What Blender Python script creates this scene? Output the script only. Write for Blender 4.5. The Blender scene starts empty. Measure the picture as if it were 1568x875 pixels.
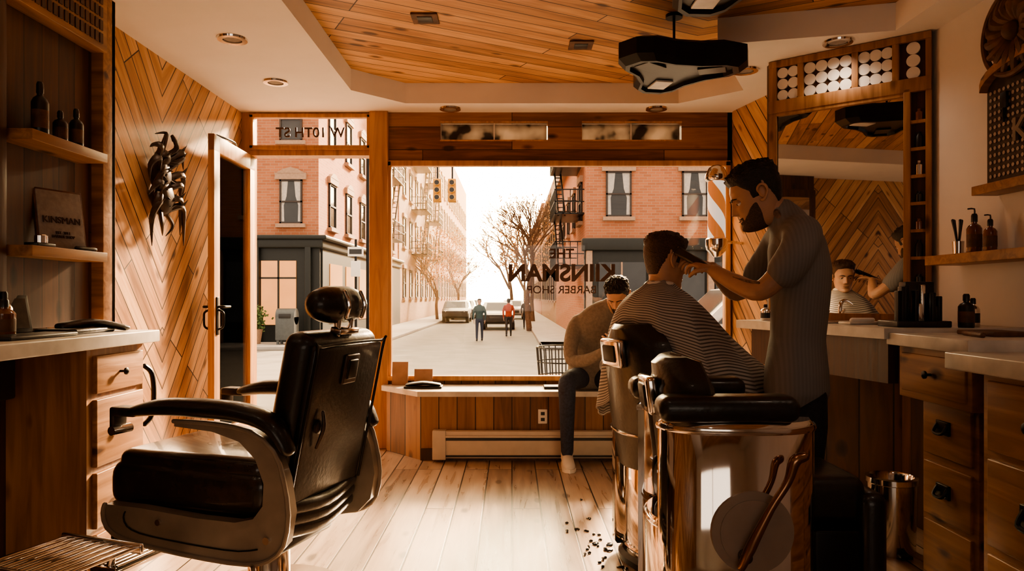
import bpy, bmesh, math, random
from mathutils import Vector, Matrix, noise
from mathutils.geometry import tessellate_polygon
V=Vector
random.seed(7)
R=math.radians
def T(x,y,z=0): return Matrix.Translation((x,y,z))
def RZ(a): return Matrix.Rotation(R(a),4,'Z')
def RX(a): return Matrix.Rotation(R(a),4,'X')
def RY(a): return Matrix.Rotation(R(a),4,'Y')

# ------------------------------------------------------------ materials
def nn(nt,t,**kw):
    n=nt.nodes.new(t)
    for k,v in kw.items():
        if k.startswith('_'): setattr(n,k[1:],v)
        else:
            n.inputs[k.replace('__',' ')].default_value=v
    return n
def lk(nt,a,b): nt.links.new(a,b)
def mth(nt,op,a,b=None,c=None):
    n=nt.nodes.new('ShaderNodeMath'); n.operation=op
    for i,x in enumerate((a,b,c)):
        if x is None: continue
        if isinstance(x,(int,float)): n.inputs[i].default_value=x
        else: lk(nt,x,n.inputs[i])
    return n.outputs[0]
def ramp(nt,fac,stops):
    n=nt.nodes.new('ShaderNodeValToRGB'); e=n.color_ramp.elements
    e[0].position=stops[0][0]; e[0].color=(*stops[0][1],1)
    e[1].position=stops[-1][0]; e[1].color=(*stops[-1][1],1)
    for p,c in stops[1:-1]:
        q=e.new(p); q.color=(*c,1)
    lk(nt,fac,n.inputs[0]); return n.outputs[0]
def sc(c,k): return tuple(min(1,x*k) for x in c)
def base(name):
    m=bpy.data.materials.new(name); m.use_nodes=True
    return m,m.node_tree,m.node_tree.nodes['Principled BSDF']
def mat(name,col,rough=.5,metal=0,var=.12,ns=14,bump=0,coat=0,emit=0,ecol=None,spec=.5):
    m,nt,b=base(name)
    tc=nn(nt,'ShaderNodeTexCoord'); no=nn(nt,'ShaderNodeTexNoise',Scale=ns,Detail=4.0)
    lk(nt,tc.outputs['Object'],no.inputs['Vector'])
    c=ramp(nt,no.outputs['Fac'],[(.3,sc(col,1-var)),(.7,sc(col,1+var))])
    lk(nt,c,b.inputs['Base Color'])
    b.inputs['Roughness'].default_value=rough; b.inputs['Metallic'].default_value=metal
    b.inputs['Coat Weight'].default_value=coat; b.inputs['Specular IOR Level'].default_value=spec
    if emit:
        b.inputs['Emission Color'].default_value=(*(ecol or col),1); b.inputs['Emission Strength'].default_value=emit
    if bump:
        bp=nn(nt,'ShaderNodeBump',Strength=bump,Distance=.01); lk(nt,no.outputs['Fac'],bp.inputs['Height']); lk(nt,bp.outputs[0],b.inputs['Normal'])
    return m
def wood(name,cols,axes=('x','y'),rot=0,plank=None,fold=None,rough=.45,knots=1.0,grain=1.0,coat=0,tone=.35,spec=.5,gap=.003):
    m,nt,b=base(name)
    tc=nn(nt,'ShaderNodeTexCoord'); sp=nn(nt,'ShaderNodeSeparateXYZ'); lk(nt,tc.outputs['Object'],sp.inputs[0])
    d={'x':sp.outputs[0],'y':sp.outputs[1],'z':sp.outputs[2]}
    rest=[k for k in 'xyz' if k not in axes][0]
    u,v,w=d[axes[0]],d[axes[1]],d[rest]
    if fold: u=mth(nt,'PINGPONG',mth(nt,'ADD',u,fold[1]),fold[0])
    cb=nn(nt,'ShaderNodeCombineXYZ'); lk(nt,u,cb.inputs[0]); lk(nt,v,cb.inputs[1])
    if not plank: lk(nt,w,cb.inputs[2])
    vec=cb.outputs[0]
    if rot:
        mp=nn(nt,'ShaderNodeMapping'); mp.inputs['Rotation'].default_value=(0,0,R(rot)); lk(nt,vec,mp.inputs[0]); vec=mp.outputs[0]
    rnd=None
    if plank:
        br=nn(nt,'ShaderNodeTexBrick',Scale=1.0); br.inputs['Color1'].default_value=(0,0,0,1); br.inputs['Color2'].default_value=(1,1,1,1)
        br.inputs['Mortar'].default_value=(.4,.4,.4,1)
        br.inputs['Mortar Size'].default_value=gap; br.inputs['Mortar Smooth'].default_value=.2
        br.inputs['Brick Width'].default_value=plank[1]; br.inputs['Row Height'].default_value=plank[0]; br.offset=.37; br.offset_frequency=3
        lk(nt,vec,br.inputs['Vector']); rnd=br.outputs['Color']
    s2=nn(nt,'ShaderNodeSeparateXYZ'); lk(nt,vec,s2.inputs[0])
    c2=nn(nt,'ShaderNodeCombineXYZ'); lk(nt,mth(nt,'MULTIPLY',s2.outputs[0],1.6*grain),c2.inputs[0]); lk(nt,mth(nt,'MULTIPLY',s2.outputs[1],20*grain),c2.inputs[1])
    if rnd is not None: lk(nt,mth(nt,'MULTIPLY',rnd,17.0),c2.inputs[2])
    else: lk(nt,mth(nt,'MULTIPLY',s2.outputs[2],20*grain),c2.inputs[2])
    n1=nn(nt,'ShaderNodeTexNoise',Scale=1.0,Detail=6.0,Distortion=1.2); lk(nt,c2.outputs[0],n1.inputs['Vector'])
    n0=nn(nt,'ShaderNodeTexNoise',Scale=1.4,Detail=2.0); lk(nt,vec,n0.inputs['Vector'])
    val=mth(nt,'ADD',mth(nt,'MULTIPLY',n1.outputs['Fac'],.75),mth(nt,'MULTIPLY',n0.outputs['Fac'],.3))
    if rnd is not None: val=mth(nt,'ADD',val,mth(nt,'MULTIPLY',mth(nt,'SUBTRACT',rnd,.5),tone))
    if knots:
        c3=nn(nt,'ShaderNodeCombineXYZ'); lk(nt,mth(nt,'MULTIPLY',s2.outputs[0],2.6),c3.inputs[0]); lk(nt,mth(nt,'MULTIPLY',s2.outputs[1],6.0),c3.inputs[1])
        if not plank: lk(nt,mth(nt,'MULTIPLY',s2.outputs[2],6.0),c3.inputs[2])
        vo=nn(nt,'ShaderNodeTexVoronoi',Scale=1.0); lk(nt,c3.outputs[0],vo.inputs['Vector'])
        k=nn(nt,'ShaderNodeMapRange'); k.inputs['From Min'].default_value=.04; k.inputs['From Max'].default_value=.17; k.inputs['To Min'].default_value=.55*knots; k.inputs['To Max'].default_value=0
        lk(nt,vo.outputs['Distance'],k.inputs['Value']); val=mth(nt,'SUBTRACT',val,k.outputs[0])
    col=ramp(nt,val,[(.12,cols[0]),(.42,cols[1]),(.62,cols[2]),(.88,cols[3])])
    bh=n1.outputs['Fac']
    if plank:
        mx=nn(nt,'ShaderNodeMix'); mx.data_type='RGBA'; mx.inputs[7].default_value=(*sc(cols[0],.25),1)
        lk(nt,br.outputs['Fac'],mx.inputs[0]); lk(nt,col,mx.inputs[6]); col=mx.outputs[2]
        bh=mth(nt,'SUBTRACT',mth(nt,'MULTIPLY',bh,.15),br.outputs['Fac'])
    lk(nt,col,b.inputs['Base Color'])
    bp=nn(nt,'ShaderNodeBump',Strength=.35,Distance=.004); lk(nt,bh,bp.inputs['Height']); lk(nt,bp.outputs[0],b.inputs['Normal'])
    rr=nn(nt,'ShaderNodeMapRange'); rr.inputs['To Min'].default_value=rough-.08; rr.inputs['To Max'].default_value=rough+.12; lk(nt,n1.outputs['Fac'],rr.inputs['Value']); lk(nt,rr.outputs[0],b.inputs['Roughness'])
    b.inputs['Coat Weight'].default_value=coat; b.inputs['Specular IOR Level'].default_value=spec
    return m
def brickmat(name,c1,c2,mort):
    m,nt,b=base(name)
    tc=nn(nt,'ShaderNodeTexCoord'); sp=nn(nt,'ShaderNodeSeparateXYZ'); lk(nt,tc.outputs['Object'],sp.inputs[0])
    s=mth(nt,'ADD',sp.outputs[0],sp.outputs[1])
    cb=nn(nt,'ShaderNodeCombineXYZ'); lk(nt,s,cb.inputs[0]); lk(nt,sp.outputs[2],cb.inputs[1])
    br=nn(nt,'ShaderNodeTexBrick',Scale=1.0); br.inputs['Color1'].default_value=(*c1,1); br.inputs['Color2'].default_value=(*c2,1); br.inputs['Mortar'].default_value=(*mort,1)
    br.inputs['Brick Width'].default_value=.3; br.inputs['Row Height'].default_value=.1; br.inputs['Mortar Size'].default_value=.008
    lk(nt,cb.outputs[0],br.inputs['Vector']); lk(nt,br.outputs['Color'],b.inputs['Base Color']); b.inputs['Roughness'].default_value=.9
    return m
def stripemat(name,ca,cb_,freq,axis,rough=.8,duty=.5,uv=False):
    m,nt,b=base(name)
    tc=nn(nt,'ShaderNodeTexCoord'); sp=nn(nt,'ShaderNodeSeparateXYZ'); lk(nt,tc.outputs['UV' if uv else 'Object'],sp.inputs[0])
    v=mth(nt,'FRACT',mth(nt,'MULTIPLY',sp.outputs['xyz'.index(axis)],freq))
    f=mth(nt,'GREATER_THAN',v,duty)
    no=nn(nt,'ShaderNodeTexNoise',Scale=9.0); lk(nt,tc.outputs['Object'],no.inputs['Vector'])
    c=ramp(nt,f,[(0,ca),(1,cb_)]); lk(nt,c,b.inputs['Base Color']); b.inputs['Roughness'].default_value=rough
    bp=nn(nt,'ShaderNodeBump',Strength=.3,Distance=.02); lk(nt,no.outputs['Fac'],bp.inputs['Height']); lk(nt,bp.outputs[0],b.inputs['Normal'])
    return m
def glassmat(name,tint=(1,1,1),rough=0.0,ior=1.35):
    m=bpy.data.materials.new(name); m.use_nodes=True; nt=m.node_tree; nt.nodes.clear()
    o=nn(nt,'ShaderNodeOutputMaterial'); t=nn(nt,'ShaderNodeBsdfTransparent'); t.inputs[0].default_value=(*tint,1)
    g=nn(nt,'ShaderNodeBsdfGlossy'); g.inputs['Roughness'].default_value=rough
    mx=nn(nt,'ShaderNodeMixShader'); fr=nn(nt,'ShaderNodeFresnel',IOR=ior)
    lk(nt,fr.outputs[0],mx.inputs[0])
    lk(nt,t.outputs[0],mx.inputs[1]); lk(nt,g.outputs[0],mx.inputs[2]); lk(nt,mx.outputs[0],o.inputs[0]); return m
def blockmat(name):
    m=bpy.data.materials.new(name); m.use_nodes=True; nt=m.node_tree; nt.nodes.clear()
    o=nn(nt,'ShaderNodeOutputMaterial'); tc=nn(nt,'ShaderNodeTexCoord'); no=nn(nt,'ShaderNodeTexNoise',Scale=6.0,Detail=2.0); lk(nt,tc.outputs['Object'],no.inputs['Vector'])
    c=ramp(nt,no.outputs['Fac'],[(.38,(.07,.058,.05)),(.46,(.34,.30,.26)),(.65,(.50,.44,.38))])
    t=nn(nt,'ShaderNodeBsdfTranslucent'); d=nn(nt,'ShaderNodeBsdfDiffuse'); lk(nt,c,t.inputs[0]); lk(nt,c,d.inputs[0])
    mx=nn(nt,'ShaderNodeMixShader'); mx.inputs[0].default_value=.65; lk(nt,t.outputs[0],mx.inputs[1]); lk(nt,d.outputs[0],mx.inputs[2]); lk(nt,mx.outputs[0],o.inputs[0]); return m

honey=[(.06,.022,.008),(.24,.112,.044),(.39,.20,.088),(.52,.305,.15)]
dkw=[(.010,.004,.0025),(.042,.016,.008),(.085,.034,.014),(.14,.06,.027)]
M_left=wood('herringbone_wood',[(.09,.036,.015),(.44,.225,.10),(.64,.37,.185),(.80,.54,.31)],axes=('y','z'),rot=52,plank=(.105,1.5),fold=(1.35,-.55+1.35*6),rough=.36,tone=.36,gap=.0045)
M_floor=wood('floor_planks',[(.08,.047,.033),(.29,.195,.14),(.42,.30,.22),(.57,.43,.33)],axes=('y','x'),plank=(.17,2.6),rough=.28,knots=1.0,tone=.40,spec=.6,gap=.005)
M_ceilw=wood('ceiling_planks',[(.10,.038,.015),(.42,.205,.087),(.60,.33,.155),(.75,.47,.25)],axes=('x','y'),rot=-28,plank=(.11,2.2),fold=(2.4,1.2+2.4*4),rough=.45,tone=.42,gap=.004)
M_wood=wood('cedar_wood_x',honey,axes=('x','z'),rough=.42)
M_woodh=wood('header_boards',[(.04,.014,.006),(.18,.07,.028),(.29,.13,.052),(.40,.205,.09)],axes=('x','z'),plank=(.19,2.0),rough=.42)
M_woodz=wood('cedar_wood_z',honey,axes=('z','x'),rough=.42)
M_woody=wood('cedar_wood_y',honey,axes=('y','z'),rough=.42)
M_benchw=wood('bench_boards',[(.035,.014,.007),(.18,.082,.037),(.28,.14,.066),(.37,.205,.105)],axes=('z','x'),plank=(.14,3.0),rough=.5,gap=.004)
M_dark=wood('dark_wood',dkw,axes=('z','y'),rough=.4)
M_darkp=wood('dark_wood_planks',dkw,axes=('z','y'),plank=(.12,2.5),rough=.4)
M_door=wood('door_wood',[(.10,.042,.016),(.37,.18,.073),(.52,.28,.125),(.64,.38,.19)],axes=('z','y'),rough=.35,knots=0)
M_plast=mat('white_plaster',(.80,.77,.74),.85,var=.03,ns=3)
M_wallw=mat('wall_paint',(.68,.64,.61),.8,var=.04,ns=3)
M_stone=mat('stone_counter',(.56,.52,.47),.35,var=.18,ns=9)
M_black=mat('black_leather',(.011,.010,.009),.33,var=.3,ns=60,bump=.12,coat=.15)
M_brleat=mat('brown_black_leather',(.028,.018,.013),.26,var=.35,ns=18,bump=.1,coat=.3)
M_chrome=mat('chrome',(.76,.72,.68),.12,1,var=.05,ns=4)
M_copper=mat('polished_chrome',(.78,.73,.68),.06,1,var=.05,ns=3)
M_cream=mat('cream_enamel',(.22,.185,.15),.3,var=.2,ns=7,coat=.3)
M_blackm=mat('black_metal',(.012,.011,.010),.38,.6,var=.2)
M_blackp=mat('black_plastic',(.015,.014,.014),.35)
M_white=mat('white_ceramic',(.8,.76,.7),.4,var=.03)
M_dial=mat('dial_plate',(.33,.27,.225),.42,.5,var=.06)
M_mirror=mat('mirror_glass',(.9,.88,.86),.015,1,var=.0)
M_glass=glassmat('window_glass')
M_dglass=glassmat('door_glass',ior=1.1)
M_tglass=blockmat('frosted_glass_block')
M_amber=mat('amber_glass',(.16,.05,.012),.12,var=.2,coat=.6)
M_bronze=mat('bronze_metal',(.05,.034,.025),.42,.5,var=.4,ns=20)
M_carved=mat('carved_wood',(.11,.05,.025),.6,var=.4,ns=20,bump=.4)
M_letter=mat('gold_brown_letter',(.06,.028,.016),.5)
M_heat=mat('heater_enamel',(.55,.48,.40),.45,var=.05)
M_gray=mat('gray_cloth',(.30,.27,.25),.9,var=.15,ns=40,bump=.2)
M_frost=mat('frosted_glass',(.62,.62,.62),.3,var=.25,ns=8)
M_lever=mat('aged_brass_lever',(.30,.17,.10),.25,1,var=.1)

# ------------------------------------------------------------ mesh builder
class MB:
    def __init__(s,M=None): s.v=[];s.f=[];s.m=[];s.mats=[];s.M=M or Matrix()
    def mi(s,m):
        if m not in s.mats: s.mats.append(m)
        return s.mats.index(m)
    def add(s,vs,fs,m,M=None):
        MM=s.M@M if M else s.M
        o=len(s.v); s.v+= [MM@V(p) for p in vs]; k=s.mi(m)
        for f in fs: s.f.append([i+o for i in f]); s.m.append(k)
    def box(s,a,b,m,bev=0,M=None,seg=3):
        bm=bmesh.new(); bmesh.ops.create_cube(bm,size=1)
        a=V(a);b=V(b);c=(a+b)/2;d=V([abs(b[i]-a[i]) for i in range(3)])
        for v in bm.verts: v.co=V((v.co.x*d.x+c.x,v.co.y*d.y+c.y,v.co.z*d.z+c.z))
        if bev:
            bev=min(bev,min(d)*.49); bmesh.ops.bevel(bm,geom=bm.edges[:]+bm.verts[:],offset=bev,segments=seg,profile=.5,affect='EDGES')
        bm.verts.index_update(); s.add([v.co.copy() for v in bm.verts],[[v.index for v in f.verts] for f in bm.faces],m,M); bm.free()
    def cyl(s,p0,p1,r0,m,r1=None,seg=20,M=None):
        r1=r0 if r1 is None else r1; p0=V(p0);p1=V(p1);t=(p1-p0).normalized(); a=t.orthogonal().normalized();b=t.cross(a)
        vs=[];n=seg
        for p,r in ((p0,r0),(p1,r1)):
            for i in range(n):
                an=2*math.pi*i/n; vs.append(p+a*math.cos(an)*r+b*math.sin(an)*r)
        fs=[[i,(i+1)%n,n+(i+1)%n,n+i] for i in range(n)]+[list(range(n))[::-1],list(range(n,2*n))]
        s.add(vs,fs,m,M)
    def lathe(s,prof,m,M=None,seg=24):
        vs=[];n=seg
        for r,z in prof:
            for i in range(n):
                a=2*math.pi*i/n; vs.append((r*math.cos(a),r*math.sin(a),z))
        fs=[]
        for k in range(len(prof)-1):
            for i in range(n): fs.append([k*n+i,k*n+(i+1)%n,(k+1)*n+(i+1)%n,(k+1)*n+i])
        fs.append(list(range(n))[::-1]); fs.append(list(range((len(prof)-1)*n,len(prof)*n)))
        s.add(vs,fs,m,M)
    def prism(s,poly,z0,z1,m,M=None):
        n=len(poly); vs=[(x,y,z0) for x,y in poly]+[(x,y,z1) for x,y in poly]
        fs=[[i,(i+1)%n,n+(i+1)%n,n+i] for i in range(n)]+[list(range(n))[::-1],list(range(n,2*n))]
        s.add(vs,fs,m,M)
    def ell(s,c,r,m,M=None,nu=20,nv=12):
        if isinstance(r,(int,float)): r=(r,r,r)
        vs=[];fs=[]
        for j in range(nv+1):
            ph=math.pi*j/nv
            for i in range(nu):
                a=2*math.pi*i/nu; vs.append((c[0]+r[0]*math.sin(ph)*math.cos(a),c[1]+r[1]*math.sin(ph)*math.sin(a),c[2]-r[2]*math.cos(ph)))
        for j in range(nv):
            for i in range(nu): fs.append([j*nu+i,j*nu+(i+1)%nu,(j+1)*nu+(i+1)%nu,(j+1)*nu+i])
        s.add(vs,fs,m,M)
    def tube(s,pts,rad,m,side=None,seg=16,res=4,M=None,cap=True):
        pts=[V(p) for p in pts]; rad=[(r,r) if isinstance(r,(int,float)) else r for r in rad]
        n=len(pts); P=[];Q=[]
        def cr(a,b,c,d,t): return .5*((2*b)+(-a+c)*t+(2*a-5*b+4*c-d)*t*t+(-a+3*b-3*c+d)*t*t*t)
        for i in range(n-1):
            for k in range(res):
                t=k/res; g=lambda L,j:L[max(0,min(n-1,j))]
                P.append(cr(g(pts,i-1),g(pts,i),g(pts,i+1),g(pts,i+2),t))
                Q.append((rad[i][0]*(1-t)+rad[i+1][0]*t,rad[i][1]*(1-t)+rad[i+1][1]*t))
        P.append(pts[-1]);Q.append(rad[-1])
        if cap:
            t0=(P[0]-P[1]).normalized();t1=(P[-1]-P[-2]).normalized()
            def caps(p,t,q,rev):
                L=[];
                for a in (30,60,82):
                    h=math.sin(R(a))*min(q)*.9; k=math.cos(R(a)); L.append((p+t*h,(q[0]*k,q[1]*k)))
                return L[::-1] if rev else L
            A=caps(P[0],t0,Q[0],True);B=caps(P[-1],t1,Q[-1],False)
            P=[a[0] for a in A]+P+[b[0] for b in B]; Q=[a[1] for a in A]+Q+[b[1] for b in B]
        N=len(P); vs=[];fs=[]; sv=V(side) if side else None
        prev=None
        for i in range(N):
            t=(P[min(N-1,i+1)]-P[max(0,i-1)]).normalized()
            if sv is not None and abs(t.dot(sv.normalized()))<.97: a=(sv-t*sv.dot(t)).normalized()
            elif prev is not None: a=(prev-t*prev.dot(t)).normalized()
            else: a=t.orthogonal().normalized()
            prev=a; b=t.cross(a)
            for k in range(seg):
                an=2*math.pi*k/seg; vs.append(P[i]+a*math.cos(an)*Q[i][0]+b*math.sin(an)*Q[i][1])
        for i in range(N-1):
            for k in range(seg): fs.append([i*seg+k,i*seg+(k+1)%seg,(i+1)*seg+(k+1)%seg,(i+1)*seg+k])
        fs.append(list(range(seg))[::-1]); fs.append(list(range((N-1)*seg,N*seg)))
        s.add(vs,fs,m,M)
    def obj(s,name,parent=None,ang=38,remesh=0,smooth=4,subd=0):
        me=bpy.data.meshes.new(name); me.from_pydata([tuple(p) for p in s.v],[],s.f)
        for m in s.mats: me.materials.append(m)
        me.polygons.foreach_set('material_index',s.m)
        bm=bmesh.new(); bm.from_mesh(me); bmesh.ops.recalc_face_normals(bm,faces=bm.faces); bm.to_mesh(me); bm.free()
        me.polygons.foreach_set('use_smooth',[True]*len(me.polygons)); me.set_sharp_from_angle(angle=R(ang))
        o=bpy.data.objects.new(name,me); bpy.context.scene.collection.objects.link(o)
        if parent: o.parent=parent
        if remesh:
            r=o.modifiers.new('r','REMESH'); r.mode='VOXEL'; r.voxel_size=remesh; r.use_smooth_shade=True
            q=o.modifiers.new('s','SMOOTH'); q.factor=.5; q.iterations=smooth
        return o
def empty(name,loc=(0,0,0)):
    o=bpy.data.objects.new(name,None); o.empty_display_size=.1; bpy.context.scene.collection.objects.link(o); return o
def text(name,s,size,loc,rot,m,ext=.002,off=0,parent=None):
    c=bpy.data.curves.new(name,'FONT'); c.body=s; c.size=size; c.align_x='CENTER'; c.extrude=ext; c.offset=off
    o=bpy.data.objects.new(name,c); o.location=loc; o.rotation_euler=rot; c.materials.append(m); bpy.context.scene.collection.objects.link(o)
    if parent: o.parent=parent
    return o

# ------------------------------------------------------------ room
XL,XR,YF,YB,ZC,ZT=-2.24,2.43,5.95,-3.2,2.78,2.94
b=MB(); b.box((XL-.1,YB,-.12),(XR+.1,YF+.2,0),M_floor); b.obj('floor')
b=MB(); b.box((XL-.12,YB,0),(XL,YF+.2,3.1),M_left); b.obj('wall_left')
b=MB(); b.box((XR,YB,0),(XR+.12,YF+.2,3.1),M_wallw); b.obj('wall_right')
b=MB()
b.box((XL-.12,YB-.12,0),(XR+.12,YB,.9),M_wallw); b.box((XL-.12,YB-.12,2.4),(XR+.12,YB,3.1),M_wallw); b.box((XL-.12,YB-.12,.9),(-1.5,YB,2.4),M_wallw); b.box((1.6,YB-.12,.9),(XR+.12,YB,2.4),M_wallw)
b.obj('wall_back')
b=MB()
for x in (-1.5,-.02,1.55): b.box((x,YB-.08,.9),(x+.05,YB-.02,2.4),M_door)
b.box((-1.5,YB-.08,.9),(1.6,YB-.02,.95),M_door); b.box((-1.5,YB-.08,2.35),(1.6,YB-.02,2.4),M_door); b.box((-1.45,YB-.055,.95),(1.55,YB-.05,2.35),M_glass); b.obj('window_5')  # unseen window added behind the camera to let soft fill light in
tray=[(-1.17,YB),(-1.19,5.31),(-.84,5.67),(1.314,5.67),(1.71,5.31),(1.245,4.35),(2.2,4.12),(2.2,YB)]
poly=[(XL,YB),(XL,YF+.15),(XR,YF+.15),(XR,YB),(2.2,YB),(2.2,4.12),(1.245,4.35),(1.71,5.31),(1.314,5.67),(-.84,5.67),(-1.19,5.31),(-1.17,YB)]
b=MB(); tri=tessellate_polygon([[V((x,y,0)) for x,y in poly]])
b.add([(x,y,ZC) for x,y in poly],[list(t) for t in tri],M_plast)
n=len(tray)
for i in range(n-1):
    (x0,y0),(x1,y1)=tray[i],tray[i+1]
    b.add([(x0,y0,ZC),(x1,y1,ZC),(x1,y1,ZT),(x0,y0,ZT)],[[0,1,2,3]],M_plast)
tri=tessellate_polygon([[V((x,y,0)) for x,y in tray]])
b.add([(x,y,ZT) for x,y in tray],[list(t) for t in tri],M_ceilw)
b.box((XL-.1,YB,3.0),(XR+.1,YF+.2,3.1),M_plast)
b.obj('ceiling')
# front wall
b=MB(); y0,y1=YF,YF+.14
b.box((XL,y0,0),(-2.163,y1,ZC),M_door)
b.box((-2.163,y0,2.424),(-1.174,y1,2.489),M_door)
b.box((-2.163,y0,2.76),(-1.174,y1,ZC+.02),M_door)
b.box((-1.174,y0-.05,0),(-1.02,y1,ZC),M_door,.006)
b.box((-1.02,y0,2.359),(1.84,y1,2.548),M_woodh); b.box((-1.02,y0,2.70),(1.84,y1,ZC),M_woodh)
b.box((-1.02,y0,2.548),(-.595,y1,2.70),M_woodh); b.box((.297,y0,2.548),(.579,y1,2.70),M_woodh); b.box((1.406,y0,2.548),(1.84,y1,2.70),M_woodh)
b.box((-1.02,y0,-.1),(1.84,y1,.585),M_benchw)
b.box((1.785,y0,0),(XR,y1,ZC),M_woodz)
b.obj('wall_front')
b=MB()
for a,c in (((-1.04,YF-.04,2.33),(1.8,YF+.02,2.375)),((-1.04,YF-.05,.56),(1.8,YF+.02,.6)),((-1.04,YF-.04,.56),(-.995,YF+.02,2.37)),((1.76,YF-.04,.56),(1.8,YF+.02,2.37))):
    b.box(a,c,M_door,.004)
b.box((-1.02,YF+.05,.585),(1.785,YF+.058,2.36),M_glass)
b.obj('window_1')
b=MB(); b.box((-2.163,YF+.05,2.489),(-1.174,YF+.058,2.76),M_glass)
for a,c in (((-2.17,YF-.02,2.47),(-1.17,YF+.02,2.505)),((-2.17,YF-.02,2.735),(-1.17,YF+.02,2.765)),((-2.17,YF-.02,2.48),(-2.14,YF+.02,2.76)),((-1.2,YF-.02,2.48),(-1.17,YF+.02,2.76))): b.box(a,c,M_door,.003)
b.obj('window_2')
for k,(a,c,nb) in enumerate(((-.595,.297,2),(.579,1.406,2))):
    b=MB()
    w=(c-a)/nb
    for i in range(nb):
        b.box((a+i*w+.006,YF+.05,2.555),(a+(i+1)*w-.006,YF+.07,2.693),M_tglass)
        b.box((a+i*w-.006,YF+.04,2.55),(a+i*w+.006,YF+.1,2.70),M_white)
    b.box((a,YF+.02,2.548),(c,YF+.05,2.556),M_plast); b.box((a,YF-.008,2.693),(c,YF+.01,2.706),M_door); b.box((a,YF-.008,2.54),(c,YF+.01,2.552),M_door)
    b.obj('window_%d'%(k+3))
b=MB(); b.prism([(1.82,5.9),(1.95,5.35),(2.42,5.35),(2.42,5.94),(1.82,5.94)],.53,ZC,M_left); b.obj('trim_1')
# door leaf
dM=T(-2.135,5.9,0)@RZ(-88.5)
b=MB(dM); L=.86; zt=2.40
for a,c in (((0,-.022,.02),(.11,.022,zt)),((L-.11,-.022,.02),(L,.022,zt)),((0,-.022,zt-.12),(L,.022,zt)),((0,-.022,.02),(L,.022,.28))): b.box(a,c,M_door,.004)
b.box((.1,-.004,.27),(L-.1,.004,zt-.11),M_dglass)
for s in (-1,1):
    b.box((L-.075,s*.022,.98),(L-.035,s*.032,1.25),M_blackm,.003)
    b.tube([(L-.055,s*.03,1.18),(L-.055,s*.07,1.18),(L-.16,s*.075,1.18)],[.009,.010,.008],M_blackm,seg=10)
    b.tube([(L-.055,s*.03,1.02),(L-.055,s*.065,1.04),(L-.055,s*.07,1.1),(L-.055,s*.065,1.14),(L-.055,s*.03,1.16)],[.008]*5,M_blackm,seg=8)
b.cyl((.02,-.03,.3),(.02,-.03,.42),.012,M_blackm); b.cyl((.02,-.03,2.0),(.02,-.03,2.12),.012,M_blackm)
b.tube([(.75,0,2.41),(.45,.02,2.42),(.1,-.1,2.42)],[.008]*3,M_blackm,seg=8)
b.obj('door_1')
b=MB(); b.box((-2.16,YF-.02,-.02),(-1.18,YF+.3,.012),M_stone,.005); b.box((-2.3,YF+.15,-.38),(-1.1,YF+.7,-.16),M_stone,.01); b.obj('door_step')
# bench
pl=[(-1.02,5.84),(-.70,5.5),(1.84,5.5),(1.84,5.94),(-1.02,5.94)]
b=MB(); b.prism(pl,0,.49,M_benchw)
b.prism([(-1.06,5.83),(-.72,5.46),(1.84,5.46),(1.84,5.94),(-1.06,5.94)],.49,.53,M_stone); b.box((-.70,5.485,0),(1.8,5.5,.09),M_dark); b.obj('window_bench')
b=MB(); b.box((-.58,5.42,.03),(1.6,5.484,.235),M_heat,.008); b.box((-.6,5.41,.02),(-.5,5.486,.24),M_heat,.004); b.box((-.5,5.4,.19),(1.6,5.425,.205),M_heat); b.box((-.5,5.415,.165),(1.6,5.423,.185),M_blackp); b.box((-.5,5.415,.04),(1.6,5.423,.055),M_blackp); b.obj('baseboard_heater')
b=MB(); b.box((.2,5.49,.28),(.27,5.5,.39),M_white,.003); b.box((.22,5.487,.345),(.25,5.491,.37),M_blackp); b.box((.22,5.487,.3),(.25,5.491,.325),M_blackp); b.obj('wall_outlet')
b=MB(); b.box((-.85,5.62,.53),(-.55,5.76,.548),M_blackp,.008); b.tube([(-.83,5.69,.556),(-.7,5.68,.57),(-.57,5.69,.556)],[(.05,.012),(.06,.016),(.05,.01)],M_black,side=(0,1,0)); b.obj('folded_cape')
M_card=mat('card_paper',(.42,.27,.2),.8)
b=MB(); b.box((0,-.004,0),(.13,.004,.19),M_card,M=T(-.98,5.86,.53)@RX(-10)); b.box((0,-.004,0),(.15,.004,.13),M_card,M=T(-.80,5.87,.53)@RX(-10)); b.obj('leaning_cards')
b=MB(); b.box((.25,5.6,.53),(.4,5.74,.55),M_blackp,.006); b.obj('magazine')
def down(x,y,z):
    b=MB(T(x,y,z)); b.lathe([(.055,-.001),(.055,-.012),(.085,-.012),(.088,-.001),(.05,-.001)],M_chrome); b.lathe([(.0,-.004),(.052,-.004),(.052,-.001),(.0,-.001)],M_gray); return b.obj('recessed_light')
for (x,y) in ((-1.654,4.25),(-1.678,5.1),(1.95,4.3),(1.57,4.84),(-.5,5.82),(1.17,5.82)): down(x,y,ZC)
for x,y in ((-.525,4.34),(.46,4.8)):
    b=MB(T(x,y,ZT)); b.box((-.08,-.08,-.012),(.08,.08,-.001),M_carved,.004); b.box((-.045,-.045,-.016),(.045,.045,-.01),M_blackp,.003); b.obj('ceiling_vent')

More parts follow.
